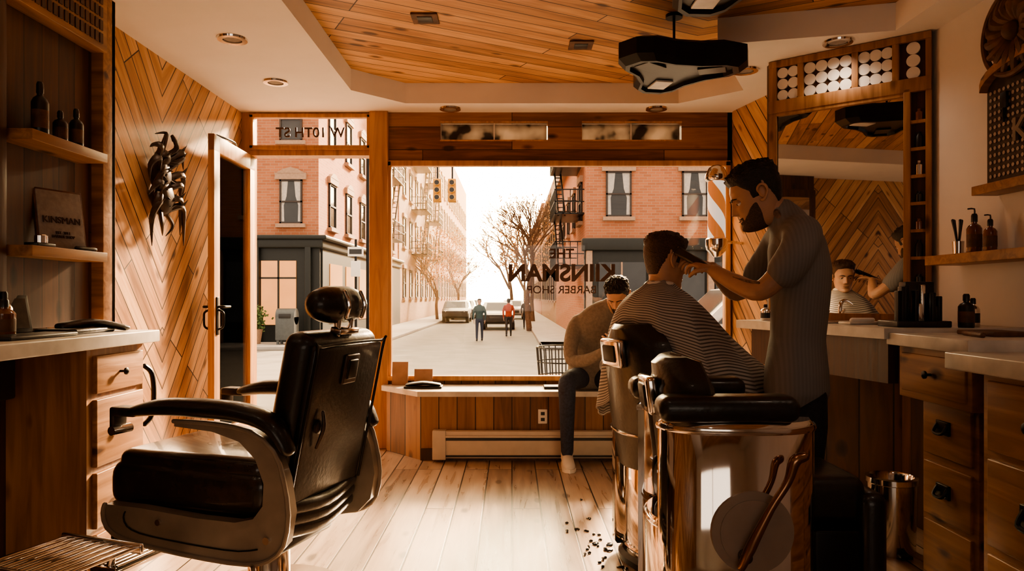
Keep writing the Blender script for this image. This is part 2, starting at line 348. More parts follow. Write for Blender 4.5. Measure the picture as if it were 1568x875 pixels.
# pendants: three-armed faceted black metal housings, glass lens under the arm
def pendant(x,y,z,rot):
    b=MB(T(x,y,z)@RZ(rot))
    pts=[]
    for k in range(3):
        a=R(k*120); d=V((math.cos(a),math.sin(a)));n_=V((-d.y,d.x))
        pts+= [d*.20-n_*.165, d*.35-n_*.13, d*.42-n_*.065, d*.42+n_*.065, d*.35+n_*.13,d*.20+n_*.165]
    P=[(p.x,p.y) for p in pts]
    n=len(P)
    def ring(k,zz): return [(p[0]*k,p[1]*k,zz) for p in P]
    vs=ring(.84,.07)+ring(1,.045)+ring(1,-.045)+ring(.88,-.08)+ring(.80,-.08)+ring(.78,-.055)
    fs=[list(range(n))]
    for r in range(5):
        for i in range(n): fs.append([r*n+i,r*n+(i+1)%n,(r+1)*n+(i+1)%n,(r+1)*n+i])
    b.add(vs,fs,M_blackm)
    b.add(ring(.78,-.057),[list(range(n))],M_blackp)
    for k in range(3): b.box((.14,-.055,-.071),(.30,.055,-.058),M_frost if k==0 else M_blackp,.004,M=RZ(120*k))
    b.cyl((0,0,.05),(0,0,ZT-z),.008,M_blackm); b.lathe([(.05,ZT-z-.02),(.05,ZT-z)],M_blackm)
    return b.obj('pendant_lamp',ang=10)
pendant(.97,4.30,2.65,100); pendant(.92,3.14,2.70,92)

# ------------------------------------------------------------ lettering
let=empty('window_lettering')
rt=(R(90),0,R(180))
text('kinsman_text','KIINSMAN',.195,(.415,5.985,1.385),rt,M_letter,ext=.004,off=.0065,parent=let)
text('the_text','THE',.11,(.415,5.985,1.575),rt,M_letter,ext=.004,off=.0028,parent=let)
text('barber_shop_text','BARBER SHOP',.092,(.415,5.985,1.28),rt,M_letter,ext=.004,off=.0008,parent=let)
t2=text('transom_lettering','W 10TH ST',.115,(-1.68,5.985,2.583),rt,M_letter,ext=.004,off=.0016)

# barber pole
M_pole,nt,bb=base('pole_stripes')
tc=nn(nt,'ShaderNodeTexCoord'); mp=nn(nt,'ShaderNodeMapping'); mp.inputs['Location'].default_value=(-1.6,-5.62,0); lk(nt,tc.outputs['Object'],mp.inputs[0])
sp=nn(nt,'ShaderNodeSeparateXYZ'); lk(nt,mp.outputs[0],sp.inputs[0])
an=mth(nt,'DIVIDE',mth(nt,'ARCTAN2',sp.outputs[1],sp.outputs[0]),2*math.pi)
fr=mth(nt,'FRACT',mth(nt,'ADD',mth(nt,'MULTIPLY',sp.outputs[2],3.6),mth(nt,'MULTIPLY',an,2.0)))
pc=ramp(nt,mth(nt,'GREATER_THAN',fr,.5),[(0,(.9,.8,.66)),(1,(.50,.17,.05))]); lk(nt,pc,bb.inputs['Base Color']); bb.inputs['Roughness'].default_value=.25
lk(nt,pc,bb.inputs['Emission Color']); bb.inputs['Emission Strength'].default_value=.45
b=MB(T(1.6,5.62,0))
b.lathe([(.068,1.70),(.068,2.16)],M_pole)
b.lathe([(.0,1.56),(.03,1.565),(.06,1.60),(.08,1.62),(.085,1.66),(.085,1.70),(.075,1.71),(.068,1.712)],M_chrome)
b.lathe([(.068,2.15),(.078,2.155),(.088,2.17),(.088,2.2),(.08,2.22),(.06,2.26),(.03,2.28),(.0,2.285)],M_chrome)
b.tube([(.07,0,1.68),(.16,.05,1.68),(.25,.15,1.68)],[.012]*3,M_chrome,seg=8); b.tube([(.07,0,2.18),(.16,.05,2.18),(.25,.15,2.18)],[.012]*3,M_chrome,seg=8)
b.obj('barber_pole')

# ------------------------------------------------------------ left side joinery
b=MB()
b.box((XL,1.6,1.11),(-2.12,3.72,ZC),M_darkp); b.box((-2.13,3.62,1.09),(-2.06,3.73,ZC),M_wood,.003)
b.box((XL,3.70,1.09),(-2.06,3.73,ZC),M_wood)
for z in (1.42,1.90): b.box((-2.12,2.95,z),(-1.97,3.5,z+.045),M_woody,.003)
b.box((-2.12,2.9,2.48),(-2.04,3.62,ZC),M_woody,.003)
for i in range(16):
    for j in range(4): b.box((-2.042,2.95+i*.04,2.51+j*.065),(-2.034,2.975+i*.04,2.56+j*.065),M_dark)
b.box((-2.12,1.6,1.11),(-2.09,2.93,2.6),M_dark); 
b.obj('shelf_unit')
b=MB(); b.box((-2.09,1.7,1.15),(-2.075,2.88,2.5),M_mirror); b.box((-2.1,2.87,1.12),(-2.06,2.93,2.55),M_dark,.003); b.obj('station_mirror')
b=MB(); b.box((XL+.002,1.5,1.035),(-1.70,3.47,1.092),M_stone,.006)
b.box((XL+.002,1.5,0),(-2.1,3.0,1.035),M_darkp)
b.box((XL+.002,2.98,.0),(-1.765,3.43,1.035),M_woodz)
for z0_,z1_ in ((.84,1.0),(.53,.815),(.27,.505),(.03,.245)):
    b.box((-1.768,3.02,z0_),(-1.745,3.40,z1_),M_woody,.004)
    b.lathe([(.006,0),(.006,.018),(.016,.024),(.016,.032),(.004,.038)],M_blackm,M=T(-1.745,3.2,(z0_+z1_)/2)@RY(90),seg=12)
b.tube([(-1.76,3.44,.92),(-1.74,3.47,.88),(-1.735,3.48,.78),(-1.74,3.47,.68),(-1.76,3.44,.64)],[.012]*5,M_blackm,seg=8)
b.box((-2.1,2.55,.84),(-2.0,2.9,1.0),M_blackp,.01)
b.obj('left_counter_cabinet')
def bottle(x,y,z,h,r,m,cap=M_blackp,pump=False,name='bottle'):
    b=MB(T(x,y,z)); b.lathe([(r*.95,0),(r,.005),(r,h*.62),(r*.75,h*.7),(r*.35,h*.75),(r*.35,h*.8)],m,seg=16)
    b.lathe([(r*.42,h*.79),(r*.42,h*.95),(r*.3,h)],cap,seg=12)
    b.lathe([(r*1.01,h*.15),(r*1.01,h*.48)],M_carved if m is not M_chrome else M_blackp,seg=16)
    if pump: b.tube([(0,0,h*.97),(0,0,h*1.12),(-r*.9,0,h*1.12)],[r*.12]*3,cap,seg=8,res=2)
    return b.obj(name)
bottle(-2.05,3.12,1.945,.24,.034,M_blackp); bottle(-2.05,3.26,1.945,.15,.03,M_bronze,name='jar_of_pomade'); bottle(-2.05,3.38,1.945,.19,.03,M_blackp)
bottle(-2.0,2.62,1.092,.24,.035,M_blackp); bottle(-1.98,2.80,1.092,.15,.04,M_amber,name='jar_of_pomade'); bottle(-2.05,2.9,1.092,.18,.03,M_chrome)
CMx=T(-2.05,3.28,1.465)@RZ(70)@RX(-8)
crd=empty('framed_card')
b=MB(CMx); b.box((-.11,-.008,0),(.11,.008,.27),M_gray,.003); b.box((-.118,-.004,-.0),(.118,.012,.278),M_carved,.002); b.obj('card_board',crd)
cm=text('card_lettering','KINSMAN',.043,(0,0,0),(0,0,0),M_letter,parent=crd); cm.matrix_world=CMx@T(0,-.012,.12)@RX(90)
cm2=text('card_small_lettering','EST. 2011\nBARBER SHOP',.018,(0,0,0),(0,0,0),M_letter,parent=crd); cm2.matrix_world=CMx@T(0,-.012,.07)@RX(90)
b=MB(); b.box((-2.04,3.0,1.465),(-1.98,3.12,1.48),M_blackp,.004); b.tube([(-2.0,3.3,1.475),(-1.985,3.42,1.475)],[.01,.01],M_blackp,seg=8); b.lathe([(.025,0),(.025,.03),(.02,.035)],M_chrome,M=T(-2.0,3.05,1.48)); b.obj('shelf_tools')
b=MB(); b.box((-1.92,2.55,1.092),(-1.78,2.95,1.108),M_blackp,.006); b.box((-2.0,3.0,1.092),(-1.82,3.3,1.115),M_black,.01)
b.tube([(-1.95,3.1,1.12),(-1.88,3.22,1.135),(-1.8,3.35,1.105)],[(.035,.018),(.04,.018),(.03,.012)],M_black,side=(1,0,0)); b.obj('leather_tool_roll')
b=MB(T(-2.1,3.05,1.1)@RZ(75)@RX(-12)); b.box((-.07,-.006,0),(.07,.006,.16),M_blackp,.003); b.box((-.055,-.008,.015),(.055,-.006,.145),M_bronze); b.obj('small_picture_frame')

def spiky(name,M,m,seed):
    # insect-like metal relief: segmented body with bent spiny legs of uneven length
    random.seed(seed); b=MB(M)
    b.ell((0,-.03,.05),(.085,.055,.11),m,nu=14,nv=9); b.ell((.01,-.035,-.08),(.095,.06,.12),m,nu=14,nv=9); b.ell((-.01,-.045,.165),(.06,.045,.055),m,nu=12,nv=8)
    for k in range(26):
        a=random.uniform(0,6.28); r=random.uniform(.02,.08); z=random.uniform(-.17,.17); p=V((math.cos(a)*r,-.06,z)); d=V((math.cos(a)*.7,-.8,random.uniform(-.6,.6))).normalized()
        b.tube([p,p+d*random.uniform(.03,.06)],[(.016,.016),(.002,.002)],m,seg=6,res=2)
    for s in (-1,1):
        b.tube([(s*.02,-.04,.18),(s*.08,-.09,.24),(s*.04,-.08,.31),(s*.11,-.05,.29)],[(.016,.014),(.018,.014),(.011,.009),(.003,.003)],m,seg=7)
        for k in range(6):
            z=.15-.062*k+random.uniform(-.015,.015); L=random.uniform(.12,.21); up=random.uniform(.1,.9)-.26*k
            p0=V((s*.05,-.03,z)); p1=p0+V((s*L*.5,-.06,L*.3+up*.06)); p2=p0+V((s*L*.8,-.04,up*L)); p3=p2+V((s*random.uniform(-.02,.04),.01,-.07+random.uniform(-.04,.05)+up*.06))
            b.tube([p0,p1,p2,p3],[(.026,.018),(.026,.018),(.015,.011),(.002,.002)],m,seg=7)
            b.tube([p1,p1+V((s*.02,-.03,.05))],[(.012,.012),(.001,.001)],m,seg=6,res=2)
        b.tube([(s*.03,-.04,-.17),(s*.07,-.07,-.25),(s*.02,-.05,-.32)],[(.022,.015),(.018,.012),(.002,.002)],m,seg=7)
    return b.obj(name)
spiky('metal_wall_sculpture',T(-2.21,4.46,1.95)@RZ(90),M_bronze,11)
b=MB(T(2.37,3.36,2.5)@RZ(-90))
random.seed(9)
for i in range(16):
    a=2*math.pi*i/16; r=.17
    b.tube([(math.cos(a)*.05,-.01,math.sin(a)*.05),(math.cos(a+.3)*.12,-.04,math.sin(a+.3)*.12),(math.cos(a)*.2,-.02,math.sin(a)*.2)],[.02,.028,.012],M_carved,seg=8)
for r in (.08,.15,.2):
    b.tube([(math.cos(t*.5236)*r,-.03,math.sin(t*.5236)*r) for t in range(13)],[.016]*13,M_carved,seg=8)
b.ell((0,-.03,0),.045,M_carved); b.obj('carved_wall_ornament')

# ------------------------------------------------------------ right side joinery
P0=V((1.69,4.70,0)); P1=V((2.414,4.126,0)); du=(P1-P0); LL=du.length; ang=math.degrees(math.atan2(du.y,du.x))
CM=T(P0.x,P0.y,0)@RZ(ang)
q=MB()
q.prism([(1.69,4.70),(2.414,4.126),(2.425,4.76),(1.69,4.76)],1.106,ZC-.002,M_dark); q.M=CM
q.box((0,-.03,1.106),(.05,0,ZC-.003),M_woodz,.003); q.box((LL-.03,-.03,1.106),(LL,0,ZC-.003),M_woodz,.003)
q.box((0,-.035,ZC-.045),(LL,0,ZC-.003),M_woodz,.003); q.box((0,-.035,2.44),(LL,0,2.52),M_woodz,.003)
for t in (.215,.56,.80):
    q.box((LL*t-.018,-.03,2.5),(LL*t+.018,0,ZC-.03),M_woodz,.002)
q.box((LL*.845,-.035,1.106),(LL*.885,0,2.46),M_woodz,.003)
q.box((.04,-.03,2.42),(LL*.85,0,2.45),M_woodz)
q.box((.04,-.03,1.106),(LL*.85,0,1.15),M_woodz)
for a,c,nc in ((.055,.20,2),(.235,.54,4),(.58,.785,3),(.83,.965,1)):
    a*=LL;c*=LL; w=(c-a)/nc
    for i in range(nc):
        r=min(w,.075)/2
        for j in range(3): q.cyl((a+w*(i+.5),-.004,2.553+j*.072),(a+w*(i+.5),-.016,2.553+j*.072),max(.034,r) if nc>1 else .036,M_white,seg=20)
for k in range(8):
    z=1.15+k*.158; q.box((LL*.885,-.03,z),(LL-.03,0,z+.018),M_woodz)
    random.seed(k); hh=random.uniform(.05,.1); rr=.02
    q.lathe([(rr,0),(rr,hh*.7),(rr*.5,hh*.85),(rr*.5,hh)],random.choice([M_blackp,M_amber,M_chrome,M_bronze]),M=T(LL*.93,-.012,z+.018),seg=12)
q.obj('mirror_cabinet')
q=MB(CM); q.box((.055,-.012,1.15),(LL*.845,-.004,2.42),M_mirror); q.obj('barber_mirror')
b=MB()
b.prism([(1.42,4.55),(1.72,3.32),(2.425,3.32),(2.425,4.10),(1.68,4.69)],1.055,1.105,M_stone)
b.prism([(1.50,4.5),(1.78,3.4),(1.83,3.4),(1.56,4.52)],.84,1.055,M_dark)
b.box((2.2,3.4,0),(2.425,4.05,1.05),M_darkp); b.prism([(1.68,4.66),(2.40,4.06),(2.42,4.08),(1.70,4.69)],0,1.05,M_darkp)
b.box((1.74,2.74,1.03),(2.425,3.34,1.085),M_stone,.004)
b.box((1.78,2.78,.80),(2.42,3.30,1.03),M_woody,.003); b.box((1.772,2.81,.83),(1.785,3.27,1.0),M_woody,.004)
b.box((1.86,2.86,0),(2.42,3.25,.80),M_woody,.003)
for z in (.56,.29,.03): b.box((1.845,2.89,z),(1.865,3.22,z+.235),M_woody,.004)
b.lathe([(.006,0),(.006,.018),(.017,.024),(.017,.032),(.004,.038)],M_blackm,M=T(1.772,3.04,.92)@RY(-90),seg=12)
for z in (.69,.42):
    b.box((1.832,3.02,z-.03),(1.846,3.11,z+.03),M_blackm,.004); b.tube([(1.835,3.03,z+.015),(1.815,3.035,z-.02),(1.815,3.095,z-.02),(1.835,3.10,z+.015)],[.007]*4,M_blackm,seg=8)
b.box((1.66,1.4,.975),(2.425,2.76,1.04),M_stone,.006)
b.box((1.72,1.5,0),(2.42,2.62,.975),M_woody,.003)
for z,h in ((.70,.25),(.36,.31),(.04,.29)):
    for y in (1.55,2.1): b.box((1.705,y,z),(1.725,y+.48,z+h),M_woody,.005)
b.lathe([(.007,0),(.007,.018),(.02,.024),(.02,.034),(.004,.04)],M_blackm,M=T(1.705,2.34,.82)@RY(-90),seg=12)
b.box((1.693,2.28,.47),(1.706,2.40,.56),M_blackm,.004); b.tube([(1.70,2.295,.54),(1.675,2.30,.49),(1.675,2.38,.49),(1.70,2.385,.54)],[.009]*4,M_blackm,seg=8)
b.obj('right_counter_cabinet')
b=MB(); b.box((1.95,1.9,1.041),(2.3,2.6,1.047),M_chrome,.002); b.obj('counter_basin_rim')
# wall sign
SM=T(2.425,3.20,0)@RZ(-90)
sg=empty('wall_sign')
b=MB(SM)
W=.36; pts=[]
for i in range(13):
    a=math.pi*(1-i/12); pts.append((math.cos(a)*W, 2.26+ .10*math.sin(a)))
prof=[(-W,1.80)]+pts+[(W,1.80)]
b.add([(x,0,z) for x,z in prof]+[(x,-.07,z) for x,z in prof],[[i,(i+1)%len(prof),len(prof)+(i+1)%len(prof),len(prof)+i] for i in range(len(prof))]+[list(range(len(prof))),list(range(len(prof),2*len(prof)))],M_bronze)
for i in range(1,13):
    (xa,za),(xb,zb)=prof[i],prof[i+1]
    b.add([(xa,.0,za),(xb,0,zb),(xb,0,zb+.04),(xa,0,za+.04),(xa,-.11,za),(xb,-.11,zb),(xb,-.11,zb+.04),(xa,-.11,za+.04)],[[0,1,2,3],[4,5,6,7],[3,2,6,7],[0,1,5,4]],M_wood)
b.box((-W-.03,-.13,1.755),(W+.03,0,1.80),M_wood,.003)
for i in range(22):
    for j in range(13): b.cyl((-W+.03+i*.0315,-.07,1.84+j*.034),(-W+.03+i*.0315,-.074,1.84+j*.034),.010,M_dial,seg=6)
b.box((-.25,-.085,2.15),(-.20,-.07,2.23),M_blackm,.006); b.tube([(-.225,-.08,2.15),(-.225,-.08,2.09)],[.008,.006],M_blackm)
b.obj('sign_panel',sg)
st=text('sign_lettering','Kinsman',.15,(0,0,0),(0,0,0),M_cream,ext=.006,off=.003,parent=sg); st.matrix_world=SM@T(.10,-.085,1.98)@RX(90)
b=MB(); b.box((2.24,3.10,1.42),(2.428,3.90,1.47),M_wood,.003); b.obj('floating_shelf')
bottle(2.33,3.62,1.47,.2,.035,M_amber,pump=True,name='amber_pump_bottle'); bottle(2.33,3.5,1.47,.16,.03,M_amber,pump=True,name='amber_pump_bottle')
b=MB(T(2.33,3.75,1.47)); b.lathe([(.025,0),(.028,.07),(.026,.07),(.02,.01)],M_chrome,seg=16)
for i in range(4): b.tube([(0,0,.02),(.012*(i-1.5),.01*(i%2),.12),(.02*(i-1.5),.02*(i%2),.18)],[.004,.005,.008],M_blackp,seg=6)
b.obj('brush_holder')
b=MB(T(1.95,3.5,1.105)); b.box((-.12,-.09,0),(.14,.1,.03),M_blackp,.005)
random.seed(5)
for i in range(9):
    x=-.1+i*.027; h=random.uniform(.10,.22); b.box((x,-.06+.02*(i%3),.02),(x+.02,-.02+.02*(i%3),h),random.choice([M_blackp,M_blackp,M_blackm,M_chrome]),.004)
b.box((-.02,.02,.02),(.12,.09,.22),M_blackp,.006); b.obj('clipper_rack')
b=MB(); b.tube([(1.80,4.25,1.105),(1.80,4.25,1.2),(1.78,4.2,1.225),(1.74,4.12,1.2)],[.014,.013,.012,.011],M_chrome,seg=10); b.lathe([(.03,0),(.03,.015)],M_chrome,M=T(1.80,4.25,1.105)); b.tube([(1.85,4.27,1.105),(1.85,4.27,1.15),(1.89,4.29,1.165)],[.009]*3,M_chrome,seg=8)
b.lathe([(.15,0),(.17,.006),(.175,.006),(.16,0)],M_chrome,M=T(1.74,4.1,1.104)); b.obj('sink_faucet')
b=MB(); b.box((1.75,3.72,1.105),(1.95,3.86,1.12),M_stone,.006,seg=2); b.tube([(1.8,3.8,1.125),(1.9,3.78,1.13)],[.015,.01],M_white); b.obj('folded_towel')
b=MB(); b.box((1.98,2.95,1.085),(2.15,3.2,1.105),M_carved,.005); b.tube([(1.9,2.9,1.095),(1.95,3.1,1.095)],[.012,.01],M_carved,seg=8); b.obj('hair_brush')
bottle(2.15,3.4,1.105,.16,.035,M_blackp); bottle(2.22,3.46,1.105,.14,.03,M_chrome,name='spray_can'); bottle(1.56,4.42,1.105,.1,.03,M_chrome,name='jar_of_pomade')
b=MB(T(1.86,3.52,0)); b.lathe([(.10,0),(.105,.01),(.11,.34),(.118,.345),(.118,.37),(.10,.375),(.09,.36),(.09,.03)],M_chrome); b.box((-.03,-.14,.01),(.03,-.1,.025),M_blackp,.004); b.obj('trash_bin')

# ------------------------------------------------------------ barber chairs
def chairA():
    f=V((-.952,.305)); M=T(-1.0,2.955,0)@Matrix.Rotation(math.atan2(f.y,f.x),4,'Z'); b=MB(M)
    b.lathe([(.33,0),(.335,.015),(.31,.035),(.16,.05),(.10,.08),(.085,.1),(.085,.26),(.12,.29)],M_chrome,seg=32)
    b.box((-.18,-.2,.26),(.3,.2,.36),M_blackm,.02)
    side=[(.50,.445),(.51,.41),(.49,.355),(.41,.318),(.24,.298),(.02,.285),(-.15,.285),(-.25,.31),(-.31,.37),(-.33,.48),(-.31,.60),(-.27,.70),(-.17,.765),(.0,.785),(.17,.785),(.17,.765),(.0,.755),(-.12,.725),(-.19,.665),(-.225,.58),(-.22,.50),(-.18,.45),(-.10,.43),(.06,.43),(.34,.445)]
    for s in (-1,1):
        n=len(side); y0,y1=s*.285,s*.335
        vs=[(x,y0,z) for x,z in side]+[(x,y1,z) for x,z in side]
        b.add(vs,[[i,(i+1)%n,n+(i+1)%n,n+i] for i in range(n)]+[list(range(n)),list(range(n,2*n))],M_cream)
        rim=side[:15]
        b.tube([(x,s*.337,z) for x,z in rim],[.009]*15,M_cream,seg=8,res=2)
        b.tube([(x*.8+.0,s*.338,.32+(z-.32)*.6+.03) for x,z in side[:8]],[.003]*8,M_blackm,seg=6,res=2)
        b.cyl((.24,s*.33,.40),(.24,s*.345,.40),.012,M_chrome,seg=10); b.cyl((-.24,s*.33,.38),(-.24,s*.345,.38),.014,M_chrome,seg=10)
        b.tube([(.37,s*.31,.81),(.24,s*.31,.832),(.06,s*.31,.835),(-.13,s*.31,.825),(-.25,s*.31,.785),(-.31,s*.31,.70)],[(.045,.022),(.052,.033),(.055,.036),(.055,.036),(.05,.034),(.035,.022)],M_black,side=(0,1,0),seg=20)
        b.box((.35,s*.31-.04,.79),(.47,s*.31+.04,.825),M_bronze,.012); b.box((.45,s*.31-.035,.735),(.475,s*.31+.035,.825),M_bronze,.01)
        b.cyl((.45,s*.31-.045,.735),(.45,s*.31+.045,.735),.018,M_chrome)
    b.box((-.20,-.275,.40),(.575,.275,.605),M_brleat,.075,seg=6); b.box((-.15,-.25,.54),(.54,.25,.64),M_brleat,.045,seg=4)
    b.box((-.2,-.28,.355),(.52,.28,.41),M_blackm,.02)
    BM=T(-.12,0,.47)@RY(-12)
    b.box((-.12,-.265,0),(.01,.265,.675),M_black,.055,M=BM,seg=6)
    b.box((-.145,-.245,.03),(-.10,.245,.64),M_black,.02,M=BM)
    b.tube([(-.145,-.25,.04),(-.145,-.25,.60),(-.143,-.22,.64),(-.143,.22,.64),(-.145,.25,.60),(-.145,.25,.04)],[.006]*6,M_blackm,M=BM,seg=8)
    for k in range(3): b.tube([(-.11,-.24,.02-.045*k),(-.14,0,.0-.045*k),(-.11,.24,.02-.045*k)],[.035]*3,M_black,M=BM,seg=12)
    b.box((-.158,-.05,.48),(-.142,.05,.60),M_bronze,.012,M=BM); b.box((-.165,-.035,.50),(-.15,.035,.58),M_blackm,.008,M=BM)
    b.lathe([(.026,0),(.026,.01),(.012,.016)],M_bronze,M=BM@T(-.148,.16,.33)@RY(-90),seg=14)
    b.tube([(-.16,.16,.25),(-.175,.16,.33),(-.16,.16,.39)],[.006,.009,.006],M_bronze,M=BM,seg=8)
    for y in (-.045,.045): b.cyl((-.10,y,.56),(-.085,y,.78),.009,M_chrome,M=BM,seg=10)
    b.box((-.12,-.07,.67),(-.07,.07,.695),M_chrome,.006,M=BM)
    HM=T(-.32,0,1.22)
    b.tube([(0,-.115,0),(0,-.06,0),(0,.06,0),(0,.115,0)],[.063,.074,.074,.063],M_black,M=HM,seg=24)
    b.tube([(-.075,-.06,-.05),(-.09,-.06,0),(-.07,-.06,.05)],[.008]*3,M_chrome,M=HM,seg=8); b.tube([(-.075,.06,-.05),(-.09,.06,0),(-.07,.06,.05)],[.008]*3,M_chrome,M=HM,seg=8)
    for y in (-.132,.132): b.cyl((0,y,0),(0,y*1.12,0),.03,M_bronze,M=HM,r1=.025)
    b.tube([(-.0,0,-.05),(.0,0,-.11)],[.014,.014],M_chrome,M=HM)
    for s in (-1,1): b.tube([(.48,s*.2,.38),(.55,s*.2,.36),(.60,s*.2,.22),(.62,s*.2,.14)],[.016]*4,M_chrome,seg=10)
    b.box((.56,-.22,.20),(.61,.22,.42),M_brleat,.022)
    b.box((.56,-.23,.115),(.70,.23,.145),M_chrome,.01)
    for k in range(4): b.box((.57+k*.03,-.21,.145),(.585+k*.03,.21,.152),M_chrome,.002)
    b.tube([(.0,.18,.30),(-.2,.36,.28),(-.3,.5,.20)],[.010,.010,.014],M_chrome,seg=8)
    return b.obj('barber_chair')
chairA()
def rrect(x0,x1,y0,y1,rb,rf,n=7):
    pts=[]
    for cx,cy,r,a0 in ((x1-rf,y1-rf,rf,0),(x0+rb,y1-rb,rb,90),(x0+rb,y0+rb,rb,180),(x1-rf,y0+rf,rf,270)):
        for i in range(n+1):
            a=R(a0+90*i/n); pts.append((cx+r*math.cos(a),cy+r*math.sin(a)))
    return pts
def drumchair(M,backtop,metal,bx):
    b=MB(M)
    def stack(poly_fn,levels,m):
        n=None;vs=[];
        for inset,z in levels:
            p=poly_fn(inset); n=len(p); vs+=[(x,y,z) for x,y in p]
        fs=[[k*n+i,k*n+(i+1)%n,(k+1)*n+(i+1)%n,(k+1)*n+i] for k in range(len(levels)-1) for i in range(n)]+[list(range(n))[::-1],list(range((len(levels)-1)*n,len(levels)*n))]
        b.add(vs,fs,m)
    fn=lambda i: rrect(-.25+i,.25-i,-.255+i,.255-i,.235,.10)
    stack(fn,[(-.02,0),(-.025,.03),(-.01,.05)],M_blackm)
    stack(fn,[(.0,.05),(.0,.50),(.004,.51)],metal)
    for z in (.075,.49): stack(fn,[(-.004,z-.008),(-.008,z),(-.004,z+.008)],M_chrome)
    for s in (-1,1):
        def pan(i):
            o=[]
            N=36
            for k in range(N+1):
                u=-1+2*k/N; o.append(((.25-i)*u, s*(.18+(.135-i)*max(0,1-abs(u)**2.6)**(1/2.0))))
            o+= [((.25-i)*.9,s*.175),(-(.25-i)*.9,s*.175)]
            return o
        stack(pan,[(.012,.05),(.0,.065),(.0,.845),(.012,.862)],metal)
        stack(pan,[(-.004,.828),(-.007,.838),(-.004,.848)],M_chrome)
        b.box((-.27,min(s*.195,s*.325),.862),(.165,max(s*.195,s*.325),.945),M_black,.036,seg=5)
        b.cyl((.01,s*.30,.535),(.01,s*.325,.535),.125,M_dial,seg=40); b.cyl((.01,s*.32,.535),(.01,s*.33,.535),.10,M_dial,seg=40)
        b.cyl((-.02,s*.32,.47),(-.02,s*.36,.47),.018,M_bronze)
        b.tube([(-.035,s*.355,.44),(-.01,s*.36,.50),(.05,s*.365,.62),(.10,s*.365,.70),(.12,s*.365,.76),(.15,s*.365,.775)],[.012,.017,.012,.013,.018,.014],M_lever,seg=12)
    b.box((-.2,-.175,.50),(.44,.175,.665),M_black,.05,seg=5)
    b.box((.40,-.21,.24),(.49,.21,.62),M_black,.04,seg=5)
    b.box((.25,-.2,.12),(.40,.2,.50),M_blackm,.01)
    for s in (-1,1): b.tube([(.44,s*.17,.28),(.52,s*.17,.2),(.60,s*.17,.16)],[.012]*3,M_chrome,seg=8)
    b.box((.52,-.2,.14),(.72,.2,.165),M_chrome,.008)
    BM=T(bx,0,.48)@RY(-7); h=backtop-.48
    vs=[];N=16;K=14
    def cross(k):
        z=h*k/K; t=k/K; w=.272*(.80+.2*min(1,t/.35))*(1-.08*t*t)*(1 if t<.80 else math.sqrt(max(0.05,1-((t-.80)/.2)**2*.62)))
        th=.055*(1 if t<.9 else .75); L=[]
        for i in range(N+1):
            u=-1+2*i/N; L.append((-.075+.085*u*u*1.0-th*math.sqrt(max(0,1-u**6)) ,u*w,z))
        for i in range(N+1):
            u=1-2*i/N; L.append((-.075+.085*u*u+th*math.sqrt(max(0,1-u**6)),u*w,z))
        return L
    for k in range(K+1): vs+=cross(k)
    n=2*(N+1)
    vs+= [( -.06+ .5*(p[0]+.06), p[1]*.85, h+.018) for p in cross(K)]
    fs=[[k*n+i,k*n+(i+1)%n,(k+1)*n+(i+1)%n,(k+1)*n+i] for k in range(K+1) for i in range(n)]+[list(range(n))[::-1],list(range((K+1)*n,(K+2)*n))]
    b.add(vs,fs,M_black,M=BM)
    b.tube([(-.0,-.255,.16),(-.09,-.18,.16),(-.135,0,.16),(-.09,.18,.16),(-.0,.255,.16)],[.007]*5,M_chrome,M=BM,seg=8)
    b.box((-.16,-.085,h-.17),(-.12,.085,h-.04),M_chrome,.014,M=BM); b.box((-.167,-.055,h-.145),(-.13,.055,h-.065),M_blackm,.01,M=BM)
    return b.obj('barber_chair')
drumchair(T(.72,2.5),1.04,M_copper,-.05)
MBc=T(.80,3.42)@RZ(22)
drumchair(MBc,1.12,M_copper,-.16)
b=MB(T(-1.27,2.02,0)@RZ(-20))
b.box((-.16,-.14,.50),(.16,-.125,.53),M_chrome,.006); b.box((-.16,.125,.50),(.16,.14,.53),M_chrome,.006)
for k in range(9): b.box((-.15+k*.034,-.13,.51),(-.134+k*.034,.13,.522),M_chrome,.003)
b.cyl((0,0,.03),(0,0,.51),.025,M_chrome); b.lathe([(.16,0),(.16,.02),(.05,.035)],M_blackm); b.obj('slatted_footrest')
b=MB(T(-1.53,1.98,0)); b.tube([(-.1,0,.6),(0,0,.62),(.04,0,.58),(.05,0,.3),(.04,0,.03)],[(.05,.05)]*5,M_black,side=(0,1,0)); b.tube([(.0,-.05,.66),(.07,-.05,.62),(.09,-.05,.3),(.09,-.05,.02)],[.01]*4,M_chrome,seg=8); b.obj('stool_frame')

b=MB(); random.seed(4)
for i in range(34):
    x=random.gauss(.42,.06);y=random.gauss(3.5,.26)
    a=random.uniform(0,6.3);r=random.uniform(.006,.017)
    b.tube([(x,y,.004),(x+r*math.cos(a),y+r*math.sin(a),.006),(x+2*r*math.cos(a+.7),y+2*r*math.sin(a+.7),.004)],[(.006,.003)]*3,M_blackp,seg=5,res=2)
b.obj('hair_clippings')

